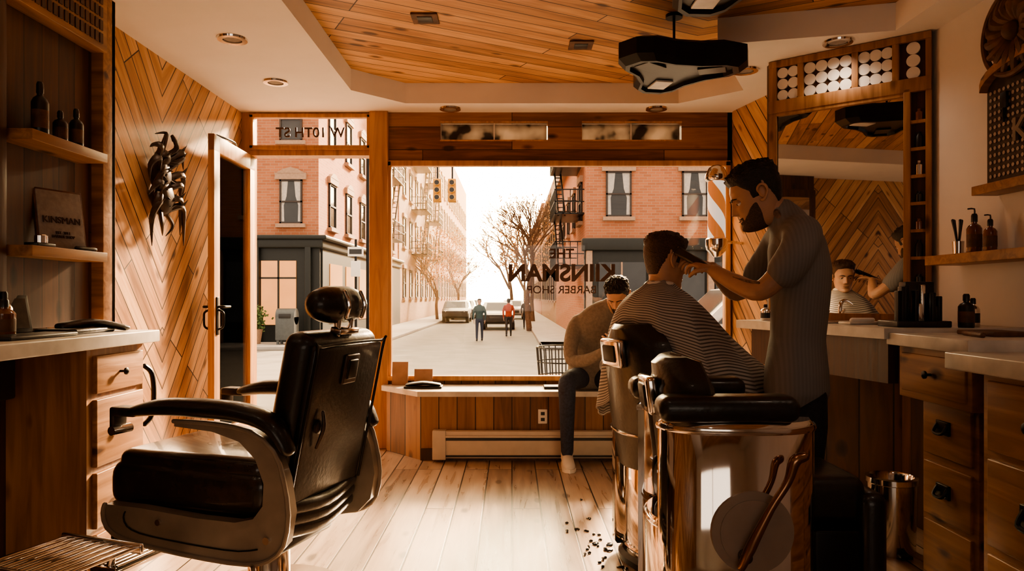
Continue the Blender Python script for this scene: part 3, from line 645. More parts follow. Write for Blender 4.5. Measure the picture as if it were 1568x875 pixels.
# ------------------------------------------------------------ people
def skin(name,c,r=.5):
    m=mat(name,c,r,var=.06,ns=25,bump=.03); m.node_tree.nodes['Principled BSDF'].inputs['Subsurface Weight'].default_value=.08
    m.node_tree.nodes['Principled BSDF'].inputs['Subsurface Radius'].default_value=(.02,.008,.005); return m
M_skin=skin('skin_tone',(.54,.32,.22)); M_skin2=skin('skin_tone_tan',(.45,.26,.175))
M_hairb=mat('black_hair',(.014,.010,.008),.45,var=.4,ns=160,bump=.6); M_hairr=mat('brown_hair',(.060,.028,.015),.5,var=.45,ns=170,bump=.7)
M_stub=mat('beard_stubble',(.07,.040,.026),.7,var=.4,ns=200,bump=.4)
M_eye=mat('eye_white',(.7,.67,.63),.2,var=.02); M_iris=mat('iris',(.03,.018,.01),.1)
M_shirt=stripemat('striped_shirt',(.19,.18,.175),(.168,.158,.153),70,'x')
M_jean=mat('black_denim',(.015,.015,.018),.85,var=.3,ns=60,bump=.2)
M_jean2=mat('blue_denim',(.035,.045,.075),.85,var=.3,ns=60,bump=.2)
M_sweat=mat('beige_sweater',(.25,.215,.185),.95,var=.15,ns=50,bump=.3)
M_shoe=mat('white_sneaker',(.7,.66,.6),.6,var=.05)
M_ink=mat('tattoo_ink',(.16,.095,.07),.6,var=.5,ns=60)
M_cape=stripemat('striped_cape',(.44,.41,.38),(.11,.095,.085),52,'y',uv=True,duty=.56,rough=.7)

prof=[(-.006,.050,-.005,.022),(0,.078,-.015,.036),(.012,.092,-.032,.046),(.03,.094,-.05,.054),(.05,.092,-.062,.059),(.07,.092,-.072,.064),(.095,.093,-.084,.068),(.12,.093,-.094,.072),(.14,.096,-.10,.075),(.165,.094,-.102,.077),(.19,.084,-.096,.074),(.21,.064,-.080,.063),(.225,.038,-.055,.046),(.236,.006,-.015,.014)]
def pint(z):
    for i in range(len(prof)-1):
        if z<=prof[i+1][0]:
            a,c=prof[i],prof[i+1]; t=(z-a[0])/(c[0]-a[0]); return [a[k]*(1-t)+c[k]*t for k in (1,2,3)]
    return list(prof[-1][1:])
def g(x,s): return math.exp(-(x/s)**2)
def hp(phi,z):
    th=phi-.5*math.sin(phi); f,bk,w=pint(z); c,s=math.cos(th),math.sin(th)
    x=w*math.copysign(abs(s)**.88,s); mid=(-.01)
    y=mid+(f-mid)*c**.82 if c>0 else mid+(bk-mid)*abs(c)**.9
    if c>0:
        if z>.068 and z<.135:
            t=(.135-z)/(.135-.082) if z>.082 else max(0,(z-.070)/(.012)); t=min(1,max(0,t))
            y+= (.004+.021*t**1.2 if z>.082 else .025*t)*g(x,.0085+.006*t)
            y+= .008*g(z-.08,.007)*(g(x-.013,.006)+g(x+.013,.006))
        y+= .006*g(z-.137,.008)*(g(abs(x)-.028,.02))
        y-= .013*g(abs(x)-.031,.016)*g(z-.119,.011)
        y+= .005*g(abs(x)-.046,.016)*g(z-.092,.014)
        y-= .004*g(abs(x)-.05,.012)*g(z-.055,.02)
        y+= (.0055*g(z-.055,.0045)+.006*g(z-.044,.0045)-.004*g(z-.0495,.002))*g(x,.021)
        y-= .005*g(z-.033,.006)*g(x,.03); y+=.006*g(z-.014,.012)*g(x,.022)
    return V((x,y,z))
def sst(a,c,x):
    t=max(0,min(1,(x-a)/(c-a))); return t*t*(3-2*t)
NT,NZ=88,76
ZS=[-.006+(.242)*(.5-.5*math.cos(math.pi*j/NZ))*.25+(.242)*.75*j/NZ for j in range(NZ+1)]
def gridmesh(b,fn,m,M):
    vs=[];fs=[]
    for z in ZS:
        for i in range(NT):
            phi=-math.pi+2*math.pi*i/NT; vs.append(fn(phi,z))
    for j in range(NZ):
        for i in range(NT): fs.append([j*NT+i,j*NT+(i+1)%NT,(j+1)*NT+(i+1)%NT,(j+1)*NT+i])
    fs.append(list(range(NT))); fs.append(list(range(NZ*NT,(NZ+1)*NT))); b.add(vs,fs,m,M)
def head(parent,c,az,tilt,roll,sm,hm,top=.022,side=.005,beard=0,scale=1.0,quiff=0,bm_=None):
    M=T(*c)@RZ(az)@RX(-tilt)@RY(roll)@Matrix.Scale(scale,4)@T(0,0,-.12)
    b=MB(); gridmesh(b,hp,sm,M)
    for s in (-1,1):
        b.ell((s*.031,.0745,.119),.0125,M_eye,M=M,nu=14,nv=10); b.ell((s*.031,.0835,.1165),(.0055,.0045,.0055),M_iris,M=M,nu=12,nv=8)
        b.ell((s*.031,.0755,.1225),(.0145,.0135,.0105),sm,M=M,nu=14,nv=10)
        b.tube([(s*.012,.098,.134),(s*.028,.097,.139),(s*.047,.083,.135)],[(.003,.003),(.004,.0035),(.002,.002)],hm,M=M,seg=8)
        X=s*.074
        b.tube([(X,.004,.128),(X+s*.010,.0,.143),(X+s*.014,-.014,.150),(X+s*.015,-.028,.142),(X+s*.013,-.030,.122),(X+s*.009,-.020,.104),(X+s*.004,-.006,.092),(X,.002,.095)],[.004,.0045,.005,.005,.0045,.005,.0065,.005],sm,M=M,seg=8,res=3)
        b.ell((X+s*.004,-.012,.122),(.007,.016,.024),sm,M=M,nu=12,nv=8)
    b.tube([(-.02,.095,.0495),(0,.1005,.0495),(.02,.095,.0495)],[(.001,.001),(.002,.0015),(.001,.001)],M_iris,M=M,seg=6)
    b.obj('head',parent,ang=60)
    def hair(phi,z):
        p=hp(phi,z); a=abs(phi-.5*math.sin(phi))
        if a<.75: h=.186+.004*math.cos(a*4)
        elif a<1.25: h=.184+(.140-.184)*(a-.75)/.5
        elif a<1.5: h=.108
        elif a<1.95: h=.108+.052*(1-abs(a-1.72)/.23)
        else: h=.108-.062*min(1,(a-1.95)/.6)
        k=sst(h-.002,h+.012,z); tt=sst(.165,.205,z)
        th=(side+(top-side)*tt)
        n=noise.noise(V((p.x*70,p.y*45,p.z*90)))*.45+noise.noise(V((p.x*160,p.y*60,p.z*160)))*.4
        th*= (1+n); d=(p-V((0,-.005,.11))).normalized()
        d2=d+V((0,quiff*max(0,math.cos(a))*tt,quiff*tt*.5))
        return p+d2*(-.004*(1-k)+th*k)
    b=MB(); gridmesh(b,hair,hm,M); b.obj('hair',parent,ang=180)
    if beard:
        def bd(phi,z):
            p=hp(phi,z); a=abs(phi-.5*math.sin(phi))
            up=.066 if a<.45 else (.050+.05*min(1,(a-.45)/.8))
            k=(1-sst(up-.010,up,z))*(1-sst(1.30,1.45,a))
            if a<.35 and .040<z<.060: k*=1-g(z-.049,.007)*g(p.x,.02)*1.2
            d=(p-V((0,0,.08))).normalized(); n=noise.noise(p*120)*.3
            return p+d*(-.004*(1-k)+beard*(1+n)*k)
        b=MB(); gridmesh(b,bd,bm_ or hm,M); b.obj('beard',parent,ang=180)
    return M
def hand(b,m,w,d,n,s,curl=(.5,.6,.7,.8),thumb=.5,spread=.1,sc_=1.0):
    w=V(w);d=V(d).normalized();n=V(n);n=(n-d*n.dot(d)).normalized();s_=d.cross(n).normalized(); s_=s_ if s>0 else -s_
    k=sc_
    b.tube([w-d*.03*k,w,w+d*.035*k,w+d*.07*k,w+d*.092*k],[(.026*k,.02*k),(.028*k,.019*k),(.038*k,.016*k),(.042*k,.014*k),(.038*k,.010*k)],m,side=tuple(s_),seg=16)
    lens=(.072,.08,.074,.058)
    for j in range(4):
        off=(1.5-j)*.0205*k; p=w+d*(.085-.004*abs(j-1))*k+s_*off; dirv=(d+s_*(1.5-j)*spread).normalized(); a=0; pts=[p-dirv*.02*k,p]
        for q,(l,c) in enumerate(zip((.45,.31,.24),(.6,1.0,.7))):
            a+=curl[j]*c; v=dirv*math.cos(a)+n*math.sin(a); p=p+v*lens[j]*k*l; pts.append(p.copy())
        b.tube(pts,[.0088*k,.0088*k,.0082*k,.0076*k,.0062*k],m,seg=10,res=3)
    p=w+d*.02*k+s_*.028*k; v1=(d*.6+s_*.75+n*.35*thumb).normalized(); v2=(d*.85+s_*.25+n*.6*thumb*1.5).normalized(); v3=(d*.9-s_*.1+n*.9*thumb*1.5).normalized()
    b.tube([p-v1*.015*k,p+v1*.03*k,p+v1*.03*k+v2*.03*k,p+v1*.03*k+v2*.03*k+v3*.025*k],[.013*k,.0115*k,.0098*k,.007*k],m,seg=10,res=3)
def arm(parent,name,pts,rad,m,hd,hn,hs,curl,thumb=.5,sc_=1.0):
    b=MB(); b.tube(pts,rad,m,seg=16); hand(b,m,pts[-1],hd,hn,hs,curl,thumb,sc_=sc_); return b.obj(name,parent,remesh=.0034,smooth=2)
def shoe(b,ank,dirv,m,sole=M_white,k=1.0):
    a=math.atan2(dirv[1],dirv[0]); M=T(ank[0],ank[1],0)@Matrix.Rotation(a,4,'Z')@Matrix.Scale(k,4)
    b.tube([(-.065,0,.055),(0,0,.06),(.08,0,.05),(.15,0,.038),(.185,0,.03)],[(.036,.05),(.042,.052),(.045,.042),(.045,.030),(.034,.022)],m,side=(0,1,0),M=M,seg=18)
    b.tube([(0,0,.06),(-.01,0,.11)],[.045,.043],m,M=M)
    pl=[(-.095+.0,-.03),(-.03,-.043),(.08,-.046),(.16,-.050),(.20,-.035),(.222,0),(.20,.035),(.16,.050),(.08,.046),(-.03,.043),(-.095,.03),(-.108,0)]
    b.prism(pl,0.001,.026,sole,M=M)
    for i in range(4): b.tube([(.035+i*.027,-.026,.092-i*.009),(.035+i*.027,0,.1-i*.009),(.035+i*.027,.026,.092-i*.009)],[.0035]*3,sole,M=M,seg=6)

# ---- barber
bar=empty('barber'); sd=(.3,.95,0)
b=MB(); b.tube([(1.195,3.02,.86),(1.195,3.02,.95),(1.200,3.02,1.08),(1.205,3.01,1.22),(1.20,3.0,1.36),(1.185,3.0,1.47),(1.16,3.0,1.545),(1.125,3.0,1.60)],[(.180,.132),(.175,.127),(.160,.110),(.172,.116),(.192,.126),(.192,.115),(.14,.083),(.068,.066)],M_shirt,side=sd,seg=32)
b.tube([(1.175,3.0,1.50),(1.155,2.86,1.50),(1.12,2.815,1.43),(1.075,2.835,1.35)],[.085,.078,.072,.070],M_shirt,seg=20)
b.tube([(1.175,3.0,1.50),(1.185,3.15,1.50),(1.16,3.22,1.43),(1.12,3.27,1.35)],[.085,.078,.072,.070],M_shirt,seg=20)
b.obj('shirt',bar,remesh=.009,smooth=5)
b=MB(); 
b.tube([(1.165,2.985,1.565),(1.11,2.955,1.60),(1.06,2.99,1.60),(1.065,3.06,1.60),(1.13,3.075,1.605),(1.18,3.04,1.60),(1.185,3.0,1.59)],[(.010,.02)]*7,M_shirt,seg=8); b.obj('collar',bar)
b=MB(); b.tube([(1.195,3.02,.98),(1.195,3.02,.9),(1.195,3.02,.84)],[(.155,.112),(.165,.12),(.15,.115)],M_jean,side=sd,seg=24)
for y,xx in ((2.925,1.225),(3.115,1.20)):
    b.tube([(1.2,3.02+(y-3.02)*.75,.88),(1.2,y,.72),(1.195,y,.50),(1.21,y,.28),(1.225,y,.09)],[.088,.080,.062,.055,.05],M_jean,seg=20)
b.obj('trousers',bar,remesh=.010,smooth=4)
b=MB(); 
for y in (2.925,3.115): shoe(b,(1.235,y),(-.95,.3),M_blackp,M_blackp,1.05)
b.obj('shoes',bar)
hM=head(bar,(1.03,3.02,1.675),78,22,0,M_skin2,M_hairb,top=.024,side=.005,beard=.003,scale=1.07,quiff=.1,bm_=M_stub)
b=MB(); b.tube([(1.165,3.0,1.50),(1.125,3.0,1.58),(1.075,3.01,1.64)],[.066,.058,.056],M_skin2,seg=20); b.obj('neck',bar)
b=MB(); b.tube([(1.10,3.0-.052,1.575),(1.085,2.955,1.60)],[(.012,.016)]*2,M_ink,seg=8); b.obj('neck_tattoo',bar)
arm(bar,'near_arm',[(1.115,2.82,1.42),(1.06,2.845,1.34),(.995,2.885,1.275),(.935,2.985,1.305),(.87,3.11,1.365)],[.050,.046,.042,.039,.027],M_skin2,(-.45,.72,.32),(-.2,.5,-.8),1,(.75,.8,.9,1.0),.9)
arm(bar,'far_arm',[(1.155,3.23,1.41),(1.11,3.30,1.33),(1.05,3.36,1.27),(.98,3.32,1.32),(.91,3.27,1.385)],[.048,.044,.041,.038,.027],M_skin2,(-.82,.05,.28),(.1,.3,-.85),-1,(.55,.6,.7,.8),.7)
b=MB(); b.tube([(.985,2.853,1.30),(.945,2.935,1.31),(.91,2.995,1.33)],[(.006,.014),(.006,.02),(.006,.012)],M_ink,seg=10)
b.obj('forearm_tattoo',bar)
b=MB(); 
cl=V((.835,3.165,1.392)); ce=V((.755,3.285,1.462)); b.tube([cl-(ce-cl)*.35,cl,cl+(ce-cl)*.6,ce],[(.014,.012),(.019,.017),(.021,.017),(.023,.010)],M_blackp,seg=14)
b.tube([ce,ce+(ce-cl).normalized()*.014],[(.022,.006),(.022,.003)],M_chrome,seg=12)
b.obj('hair_clipper',bar)
b=MB(); b.box((-.06,-.002,-.012),(.06,.002,.012),M_blackp,.001,M=T(.83,3.29,1.43)@RZ(30)@RY(20)); b.obj('comb',bar)

# ---- client
cli=empty('seated_client')
def L(x,y,z): return MBc@V((x,y,z))
hc=L(-.085,0,1.418)
head(cli,hc,-66,8,0,M_skin,M_hairr,top=.018,side=.003,beard=0,scale=1.05,quiff=.25)
b=MB(MBc); b.tube([(-.12,0,1.20),(-.115,0,1.27),(-.10,0,1.36)],[.062,.057,.056],M_skin,seg=20); b.obj('neck',cli)
b=MB(MBc); b.tube([(-.0,0,.72),(-.01,0,.85),(-.03,0,1.0),(-.06,0,1.10),(-.11,0,1.22)],[(.17,.10),(.16,.09),(.18,.085),(.18,.08),(.09,.07)],M_gray,side=(0,1,0),seg=24)
for s in (-1,1):
    b.tube([(-.08,s*.13,1.12),(-.06,s*.19,1.06),(.0,s*.22,.95),(.12,s*.16,.86),(.22,s*.06,.82)],[.055,.05,.045,.04,.03],M_gray,seg=16)
b.obj('torso',cli,remesh=.012)
b=MB(MBc)
b.tube([(-.06,0,.75),(.05,0,.75)],[(.17,.09),(.17,.085)],M_jean2,side=(0,1,0))
for s in (-1,1): b.tube([(-.04,s*.09,.755),(.2,s*.11,.76),(.45,s*.12,.745),(.53,s*.12,.62),(.55,s*.12,.42),(.565,s*.12,.27)],[.085,.080,.065,.058,.05,.045],M_jean2,seg=18)
b.obj('trousers',cli,remesh=.012)
b=MB(MBc@T(0,0,.166))
for s in (-1,1): shoe(b,(.565,s*.12),(1,0),M_blackp,M_blackp)
b.obj('shoes',cli)
F=[(.062,1.315),(.085,1.292),(.14,1.235),(.22,1.155),(.33,1.06),(.45,.965),(.56,.89),(.63,.80),(.655,.68),(.66,.60)]
S=[(.060,1.32),(.095,1.292),(.17,1.25),(.235,1.18),(.285,1.09),(.335,1.005),(.37,.93),(.395,.83),(.41,.72),(.42,.64)]
K=[(.058,1.325),(.085,1.30),(.12,1.27),(.15,1.22),(.16,1.16),(.135,1.09),(.11,1.02),(.10,.95),(.10,.9),(.10,.85)]
vs=[];fs=[];NU=144;NV=9*5
def pr(Lst,t):
    x=t*9; i=min(8,int(x)); f=x-i
    def cr(a,b_,c,d): return .5*((2*b_)+(-a+c)*f+(2*a-5*b_+4*c-d)*f*f+(-a+3*b_-3*c+d)*f**3)
    gg=lambda j:Lst[max(0,min(9,j))]
    return [cr(gg(i-1)[q],gg(i)[q],gg(i+1)[q],gg(i+2)[q]) for q in (0,1)]
for j in range(NV+1):
    t=j/NV; pf,ps,pk=pr(F,t),pr(S,t),pr(K,t)
    for i in range(NU):
        a=2*math.pi*i/NU; c=math.cos(a); s=math.sin(a); wf=max(c,0)**2; wb=max(-c,0)**(.8 if s<0 else 2.2); ws=1-wf-wb
        r=pf[0]*wf+ps[0]*ws+pk[0]*wb; z=pf[1]*wf+ps[1]*ws+pk[1]*wb
        fo=sst(.2,1,t)*(.5+.5*max(0,c)+.4*abs(s)); r*=1+.035*fo*math.sin(a*11+2*t)+.02*fo*math.sin(a*23+1.3)
        z+=.010*fo*math.sin(a*11+1+3*t)+.01*noise.noise(V((c*2,s*2,t*4)))
        r*=1+.05*noise.noise(V((c*2+5,s*2,t*3)))*sst(0.05,.3,t)
        vs.append((-.115+r*c,r*s,z))
for j in range(NV):
    for i in range(NU): fs.append([j*NU+i,j*NU+(i+1)%NU,(j+1)*NU+(i+1)%NU,(j+1)*NU+i])
b=MB(MBc); b.add(vs,fs,M_cape); o=b.obj('barber_cape',cli,ang=180)
me=o.data; uv=me.uv_layers.new(name='UVMap')
for lp in me.loops:
    j=lp.vertex_index//NU; uv.data[lp.index].uv=((lp.vertex_index%NU)/NU,j/NV)
so=o.modifiers.new('t','SOLIDIFY'); so.thickness=.004
b=MB(MBc); b.tube([(-.115+.062*math.cos(k*.5236),.062*math.sin(k*.5236),1.315) for k in range(13)],[(.006,.014)]*13,M_white,seg=8); b.obj('neck_strip',cli)

# ---- seated man by window
sm=empty('waiting_man')
b=MB(); b.tube([(.60,5.62,.62),(.60,5.58,.72),(.61,5.50,.88),(.64,5.42,1.02),(.68,5.36,1.12),(.72,5.31,1.19)],[(.16,.12),(.165,.125),(.175,.125),(.19,.12),(.14,.09),(.06,.06)],M_sweat,side=(1,.1,0),seg=28)
b.tube([(.60,5.42,1.06),(.50,5.40,1.05),(.44,5.33,.92),(.44,5.25,.79),(.54,5.14,.80),(.64,5.06,.86)],[.075,.068,.056,.050,.044,.036],M_sweat,seg=18)
b.tube([(.76,5.42,1.06),(.84,5.38,1.03),(.88,5.30,.90),(.88,5.22,.79),(.80,5.13,.81),(.74,5.06,.87)],[.075,.068,.056,.050,.044,.036],M_sweat,seg=18)
b.obj('sweater',sm,remesh=.010,smooth=4)
b=MB(); b.tube([(.50,5.62,.625),(.72,5.62,.625)],[.095,.095],M_jean2)
b.tube([(.54,5.6,.625),(.47,5.38,.635),(.40,5.16,.63),(.395,5.15,.5),(.40,5.22,.3),(.405,5.27,.11)],[.088,.082,.068,.060,.052,.046],M_jean2,seg=18)
b.tube([(.68,5.6,.625),(.76,5.38,.635),(.82,5.18,.625),(.825,5.17,.5),(.83,5.22,.3),(.83,5.27,.11)],[.088,.082,.068,.060,.052,.046],M_jean2,seg=18)
b.obj('jeans',sm,remesh=.010,smooth=4)
b=MB(); shoe(b,(.405,5.29),(.02,-1),M_shoe,M_white,1.0); shoe(b,(.83,5.29),(.1,-1),M_shoe,M_white,1.0); b.obj('sneakers',sm)
head(sm,(.77,5.23,1.265),158,38,0,M_skin,M_hairb,top=.02,side=.010,beard=.004,scale=1.02)
b=MB(); b.tube([(.71,5.34,1.13),(.735,5.30,1.19),(.76,5.265,1.235)],[.058,.054,.052],M_skin,seg=18); b.obj('neck',sm)
arm(sm,'right_hand',[(.60,5.09,.835),(.64,5.06,.865)],[.032,.027],M_skin,(.55,-.25,.5),(0.4,.75,.2),1,(.5,.6,.7,.8),.6)
arm(sm,'left_hand',[(.78,5.09,.84),(.74,5.06,.87)],[.032,.027],M_skin,(-.55,-.25,.5),(-.4,.75,.2),-1,(.5,.6,.7,.8),.6)
b=MB(T(.69,5.075,.93)@RX(-40)); b.box((-.037,-.004,-.07),(.037,.004,.07),M_blackp,.003); b.obj('smartphone',sm)

# ------------------------------------------------------------ exterior
ZR=-.5
M_asph=mat('asphalt',(.18,.165,.15),.8,var=.15,ns=1.5); M_side=mat('sidewalk_concrete',(.38,.35,.32),.85,var=.1,ns=2)
M_bp=brickmat('pink_brick',(.44,.165,.08),(.35,.125,.06),(.38,.24,.165)); M_bt=brickmat('tan_brick',(.42,.23,.12),(.34,.18,.095),(.40,.32,.26))
M_br=brickmat('red_brick',(.38,.13,.065),(.30,.10,.05),(.38,.27,.20))
M_store=mat('storefront_paint',(.006,.008,.007),.5,var=.2); M_stn=mat('lintel_stone',(.36,.23,.16),.8)
M_wg=mat('facade_glass',(.03,.032,.035),.08,var=.4,ns=.8); M_ww=mat('shop_window_glow',(.12,.06,.02),.3,emit=1.0,ecol=(.9,.32,.08),var=.6,ns=1.6)  # shop panes glow themselves, standing in for lamps inside the shops
M_curt=mat('window_curtain',(.5,.46,.42),.9)
M_wf=mat('window_frame_paint',(.04,.028,.024),.6)
b=MB(); b.box((-60,YF+.14,ZR-.2),(60,160,ZR),M_asph); b.obj('road')
b=MB(); b.box((-40,YF+.14,ZR),(40,8.6,ZR+.12),M_side,.02)
b.box((-40,23.5,ZR),(-5.0,26,ZR+.13),M_side,.02); b.box((-6.9,24,ZR),(-4.8,150,ZR+.13),M_side,.02)
b.box((1.0,23.5,ZR),(40,26,ZR+.13),M_side,.02); b.box((1.0,24,ZR),(2.7,150,ZR+.13),M_side,.02)
b.obj('sidewalk')
def win(b,o,ax,w,h,arch=False,curt=False):
    if ax=='x': M=T(*o)
    elif ax=='y+': M=T(*o)@RZ(90)
    else: M=T(*o)@RZ(-90)
    b.box((0,-.02,0),(w,.05,h),M_wg,M=M)
    for a,c in (((0,-.07,0),(.06,0,h)),((w-.06,-.07,0),(w,0,h)),((0,-.07,h-.06),(w,0,h)),((0,-.07,0),(w,0,.06)),((0,-.07,h*.5-.03),(w,0,h*.5+.03))): b.box(a,c,M_wf,M=M)
    b.box((-.12,-.16,-.14),(w+.12,0,0),M_stn,M=M); b.box((-.15,-.12,h),(w+.15,0,h+.24),M_stn,M=M)
    if arch: b.prism([(-.12,0),(w+.12,0),(w*.8,.16),(w*.5,.22),(w*.2,.16)],0,.13,M_stn,M=M@T(0,0,h+.22)@RX(90))
    if curt:
        for s in (0,1):
            f=(lambda x: x) if s==0 else (lambda x: w-x)
            b.add([(f(.06),-.025,h*.96),(f(w*.36),-.025,h*.96),(f(w*.30),-.025,h*.62),(f(w*.18),-.025,h*.42),(f(w*.20),-.025,.08),(f(.06),-.025,.08)],[[0,1,2,3,4,5]],M_curt,M=M)
def fire_escape(b,x,y,z,s,lv=3,dz=3.1):
    for k in range(lv):
        zz=z+k*dz
        x0,x1=sorted((x,x+s*1.1))
        b.box((x0,y,zz),(x1,y+3.2,zz+.06),M_blackm)
        for q in (.45,.9): b.box((x+s*1.1-.02,y,zz+q),(x+s*1.1+.02,y+3.2,zz+q+.04),M_blackm); b.box((x0,y,zz+q),(x1,y+.04,zz+q+.04),M_blackm); b.box((x0,y+3.16,zz+q),(x1,y+3.2,zz+q+.04),M_blackm)
        for i in range(9): b.box((x+s*1.1-.015,y+i*.4,zz),(x+s*1.1+.015,y+i*.4+.03,zz+.93),M_blackm)
        for i in range(5): b.box((min(x+s*i*.27,x+s*i*.27+.03),y,zz),(max(x+s*i*.27,x+s*i*.27+.03),y+.03,zz+.93),M_blackm)
        b.tube([(x+s*.7,y+.4,zz),(x+s*.7,y+2.8,zz+dz)],[.04,.04],M_blackm,seg=6,res=1,cap=False)
        b.tube([(x+s*.95,y+.4,zz),(x+s*.95,y+2.8,zz+dz)],[.04,.04],M_blackm,seg=6,res=1,cap=False)
        for i in range(9): b.box((min(x+s*.7,x+s*.95),y+.5+i*.26,zz+.12+i*dz/9.5),(max(x+s*.7,x+s*.95),y+.6+i*.26,zz+.15+i*dz/9.5),M_blackm)
b=MB(); b.box((-22,26,ZR),(-7,44,12.5),M_bp); b.box((-22.2,25.7,11.9),(-6.7,44.2,12.6),M_stn)
for k in range(3):
    z=3.9+k*3.0
    for x in (-17.0,-14.8,-12.6,-10.5,-8.4): win(b,(x,26,z),'x',.82,1.6,True,curt=(k+int(x))%2==0)
    for y in (27.4,30.2,33,35.8,38.6,41.4): win(b,(-7,y,z),'y+',1.0,1.7,True)
b.box((-22,25.6,3.0),(-6.75,44.1,3.4),M_store,.05); b.box((-22,25.5,3.3),(-6.6,44.1,3.46),M_store,.05); b.box((-22,25.8,ZR+.13),(-6.9,26,3.05),M_store); b.box((-7,26,ZR+.13),(-6.85,44,3.05),M_store)
for x in (-15.5,-13.9,-12.3,-9.0): b.box((x,25.76,.25),(x+1.25,25.82,2.55),M_ww); b.box((x+.6,25.72,.25),(x+.66,25.8,2.55),M_store); b.box((x,25.72,1.9),(x+1.25,25.8,1.96),M_store)
b.box((-10.6,25.70,ZR+.15),(-9.4,25.82,2.6),M_carved); b.box((-10.45,25.68,.3),(-9.55,25.72,2.3),M_ww)
for x in (-16.2,-14.1,-12.5,-10.75,-9.25,-7.4): b.box((x,25.6,ZR+.13),(x+.22,25.85,3.05),M_store,.03)
for y in (27,29.6,32.2,35,38): b.box((-6.9,y,.25),(-6.82,y+1.9,2.5),M_ww)
fire_escape(b,-7,36,4.2,1,3)
b.obj('brick_building')
b=MB(); b.box((-22,44.5,ZR),(-7,66,15),M_bt); b.box((-22,44.3,14.5),(-6.7,66.2,15.1),M_stn)
for k in range(4):
    for y in range(46,65,3): win(b,(-7,y,1.2+k*3.3),'y+',1.1,1.9)
fire_escape(b,-7,50,4.2,1,3); fire_escape(b,-7,58,4.2,1,3)
b.obj('brick_building')
b=MB(); b.box((-22,66.5,ZR),(-7,110,17),M_br)
for k in range(4):
    for y in range(68,108,3): win(b,(-7,y,1.2+k*3.4),'y+',1.2,2)
b.obj('brick_building')
HB=7.7
b=MB(); b.box((2.7,26,ZR),(22,44,HB),M_bp); b.box((2.4,25.7,HB-.5),(22,44,HB+.1),M_stn)
for x in (3.4,6.15,8.9,11.6): win(b,(x,26,4.15),'x',.92,1.65,False,curt=True)
for y in (27.5,30.5,33.5,36.5,39.5): win(b,(2.7,y+1,4.15),'y-',1.0,1.5)
b.box((2.5,25.55,2.9),(22,26,3.35),M_store,.05); b.box((2.6,25.8,ZR+.13),(22,26,3),M_store)
for x in (3.1,5.2,7.3,9.4): b.box((x,25.74,.35),(x+1.7,25.82,2.5),M_wg); b.box((x+.8,25.7,.35),(x+.86,25.8,2.5),M_stn)
for x in (2.65,4.9,7.0,9.1,11.2): b.box((x,25.6,ZR+.13),(x+.22,25.85,3),M_stn,.03)
fire_escape(b,2.7,26.8,2.4,-1,3,1.95)
b.obj('brick_building')
b=MB(); b.box((2.9,44.5,ZR),(22,70,9.5),M_bt)
for k in range(3):
    for y in range(46,69,3): win(b,(2.9,y+1,1.0+k*3.0),'y-',1.1,1.8)
b.obj('brick_building')
b=MB(); b.box((2.9,70.5,ZR),(22,115,10.5),M_br)
for k in range(3):
    for y in range(72,112,4): win(b,(2.9,y+1,1.0+k*3.2),'y-',1.2,1.9)
b.obj('brick_building')
def tree(x,y,h,seed,leaf=False):
    random.seed(seed); b=MB(T(x,y,ZR))
    M_bark=bpy.data.materials.get('bark') or mat('bark',(.14,.085,.055),.9,var=.3)
    def br(p,d,l,r,lev):
        q=p+d*l*.5+V((random.uniform(-.06,.06),random.uniform(-.06,.06),0))*l; e=p+d*l
        b.tube([p,q,e],[r,r*.85,r*.62],M_bark,seg=6,res=2,cap=False)
        if lev==0: return
        for i in range(3 if lev>1 else 4):
            a=random.uniform(0,6.28); t=random.uniform(.35,.75)
            nd=(d+V((math.cos(a),math.sin(a),random.uniform(-.05,.25)))*t).normalized()
            br(p+d*l*random.uniform(.7,1.0),nd,l*random.uniform(.6,.8),r*.6,lev-1)
    br(V((0,0,0)),V((0,0,1)),h*.32,h*.018,5)
    if leaf:
        M_leaf=bpy.data.materials.get('autumn_leaves') or mat('autumn_leaves',(.70,.31,.06),.8,var=.3)
        for i in range(900):
            a=random.uniform(0,6.28); r=h*.3*math.sqrt(random.random()); z=h*random.uniform(.38,.95); s=.09
            p=V((math.cos(a)*r*.9,math.sin(a)*r*.9,z)); u=V((random.uniform(-1,1),random.uniform(-1,1),random.uniform(-1,1))).normalized()*s; w=u.orthogonal().normalized()*s
            b.add([p,p+u,p+u+w,p+w],[[0,1,2,3]],M_leaf)
    return b.obj('street_tree')
tree(.9,37,8.5,1); tree(-.2,62,10,2,True); tree(1.4,48,9,3,True); tree(-5.4,52,7,4,True); tree(1.3,75,10,5,True); tree(-5.3,70,8,6,True)
M_yel=mat('traffic_yellow',(.60,.30,.05),.6)
b=MB(); b.cyl((-5.3,26.5,ZR),(-5.3,26.5,6.6),.08,M_blackm); b.tube([(-5.3,26.5,6.1),(-3.9,26.5,6.3),(-2.0,26.5,6.25)],[.05]*3,M_blackm,seg=8)
for x in (-2.75,-2.2):
    b.box((x-.15,26.36,4.75),(x+.15,26.64,5.6),M_yel,.03)
    for k in range(3): b.cyl((x,26.37,4.9+k*.27),(x,26.22,4.9+k*.27),.11,M_yel,seg=16); b.cyl((x,26.35,4.9+k*.27),(x,26.21,4.9+k*.27),.085,M_blackp,seg=16)
    b.cyl((x,26.5,5.55),(x,26.5,6.28),.03,M_blackm)
b.obj('traffic_light')
b=MB(); b.cyl((-5.0,23,ZR),(-5.0,23,3.1),.04,M_blackm); b.box((-5.25,22.95,2.55),(-4.75,22.98,2.85),M_white,.01); b.box((-5.2,22.94,2.62),(-4.8,22.955,2.78),M_blackp); b.box((-5.15,22.95,1.9),(-4.85,22.98,2.4),M_white,.01); b.obj('street_sign')
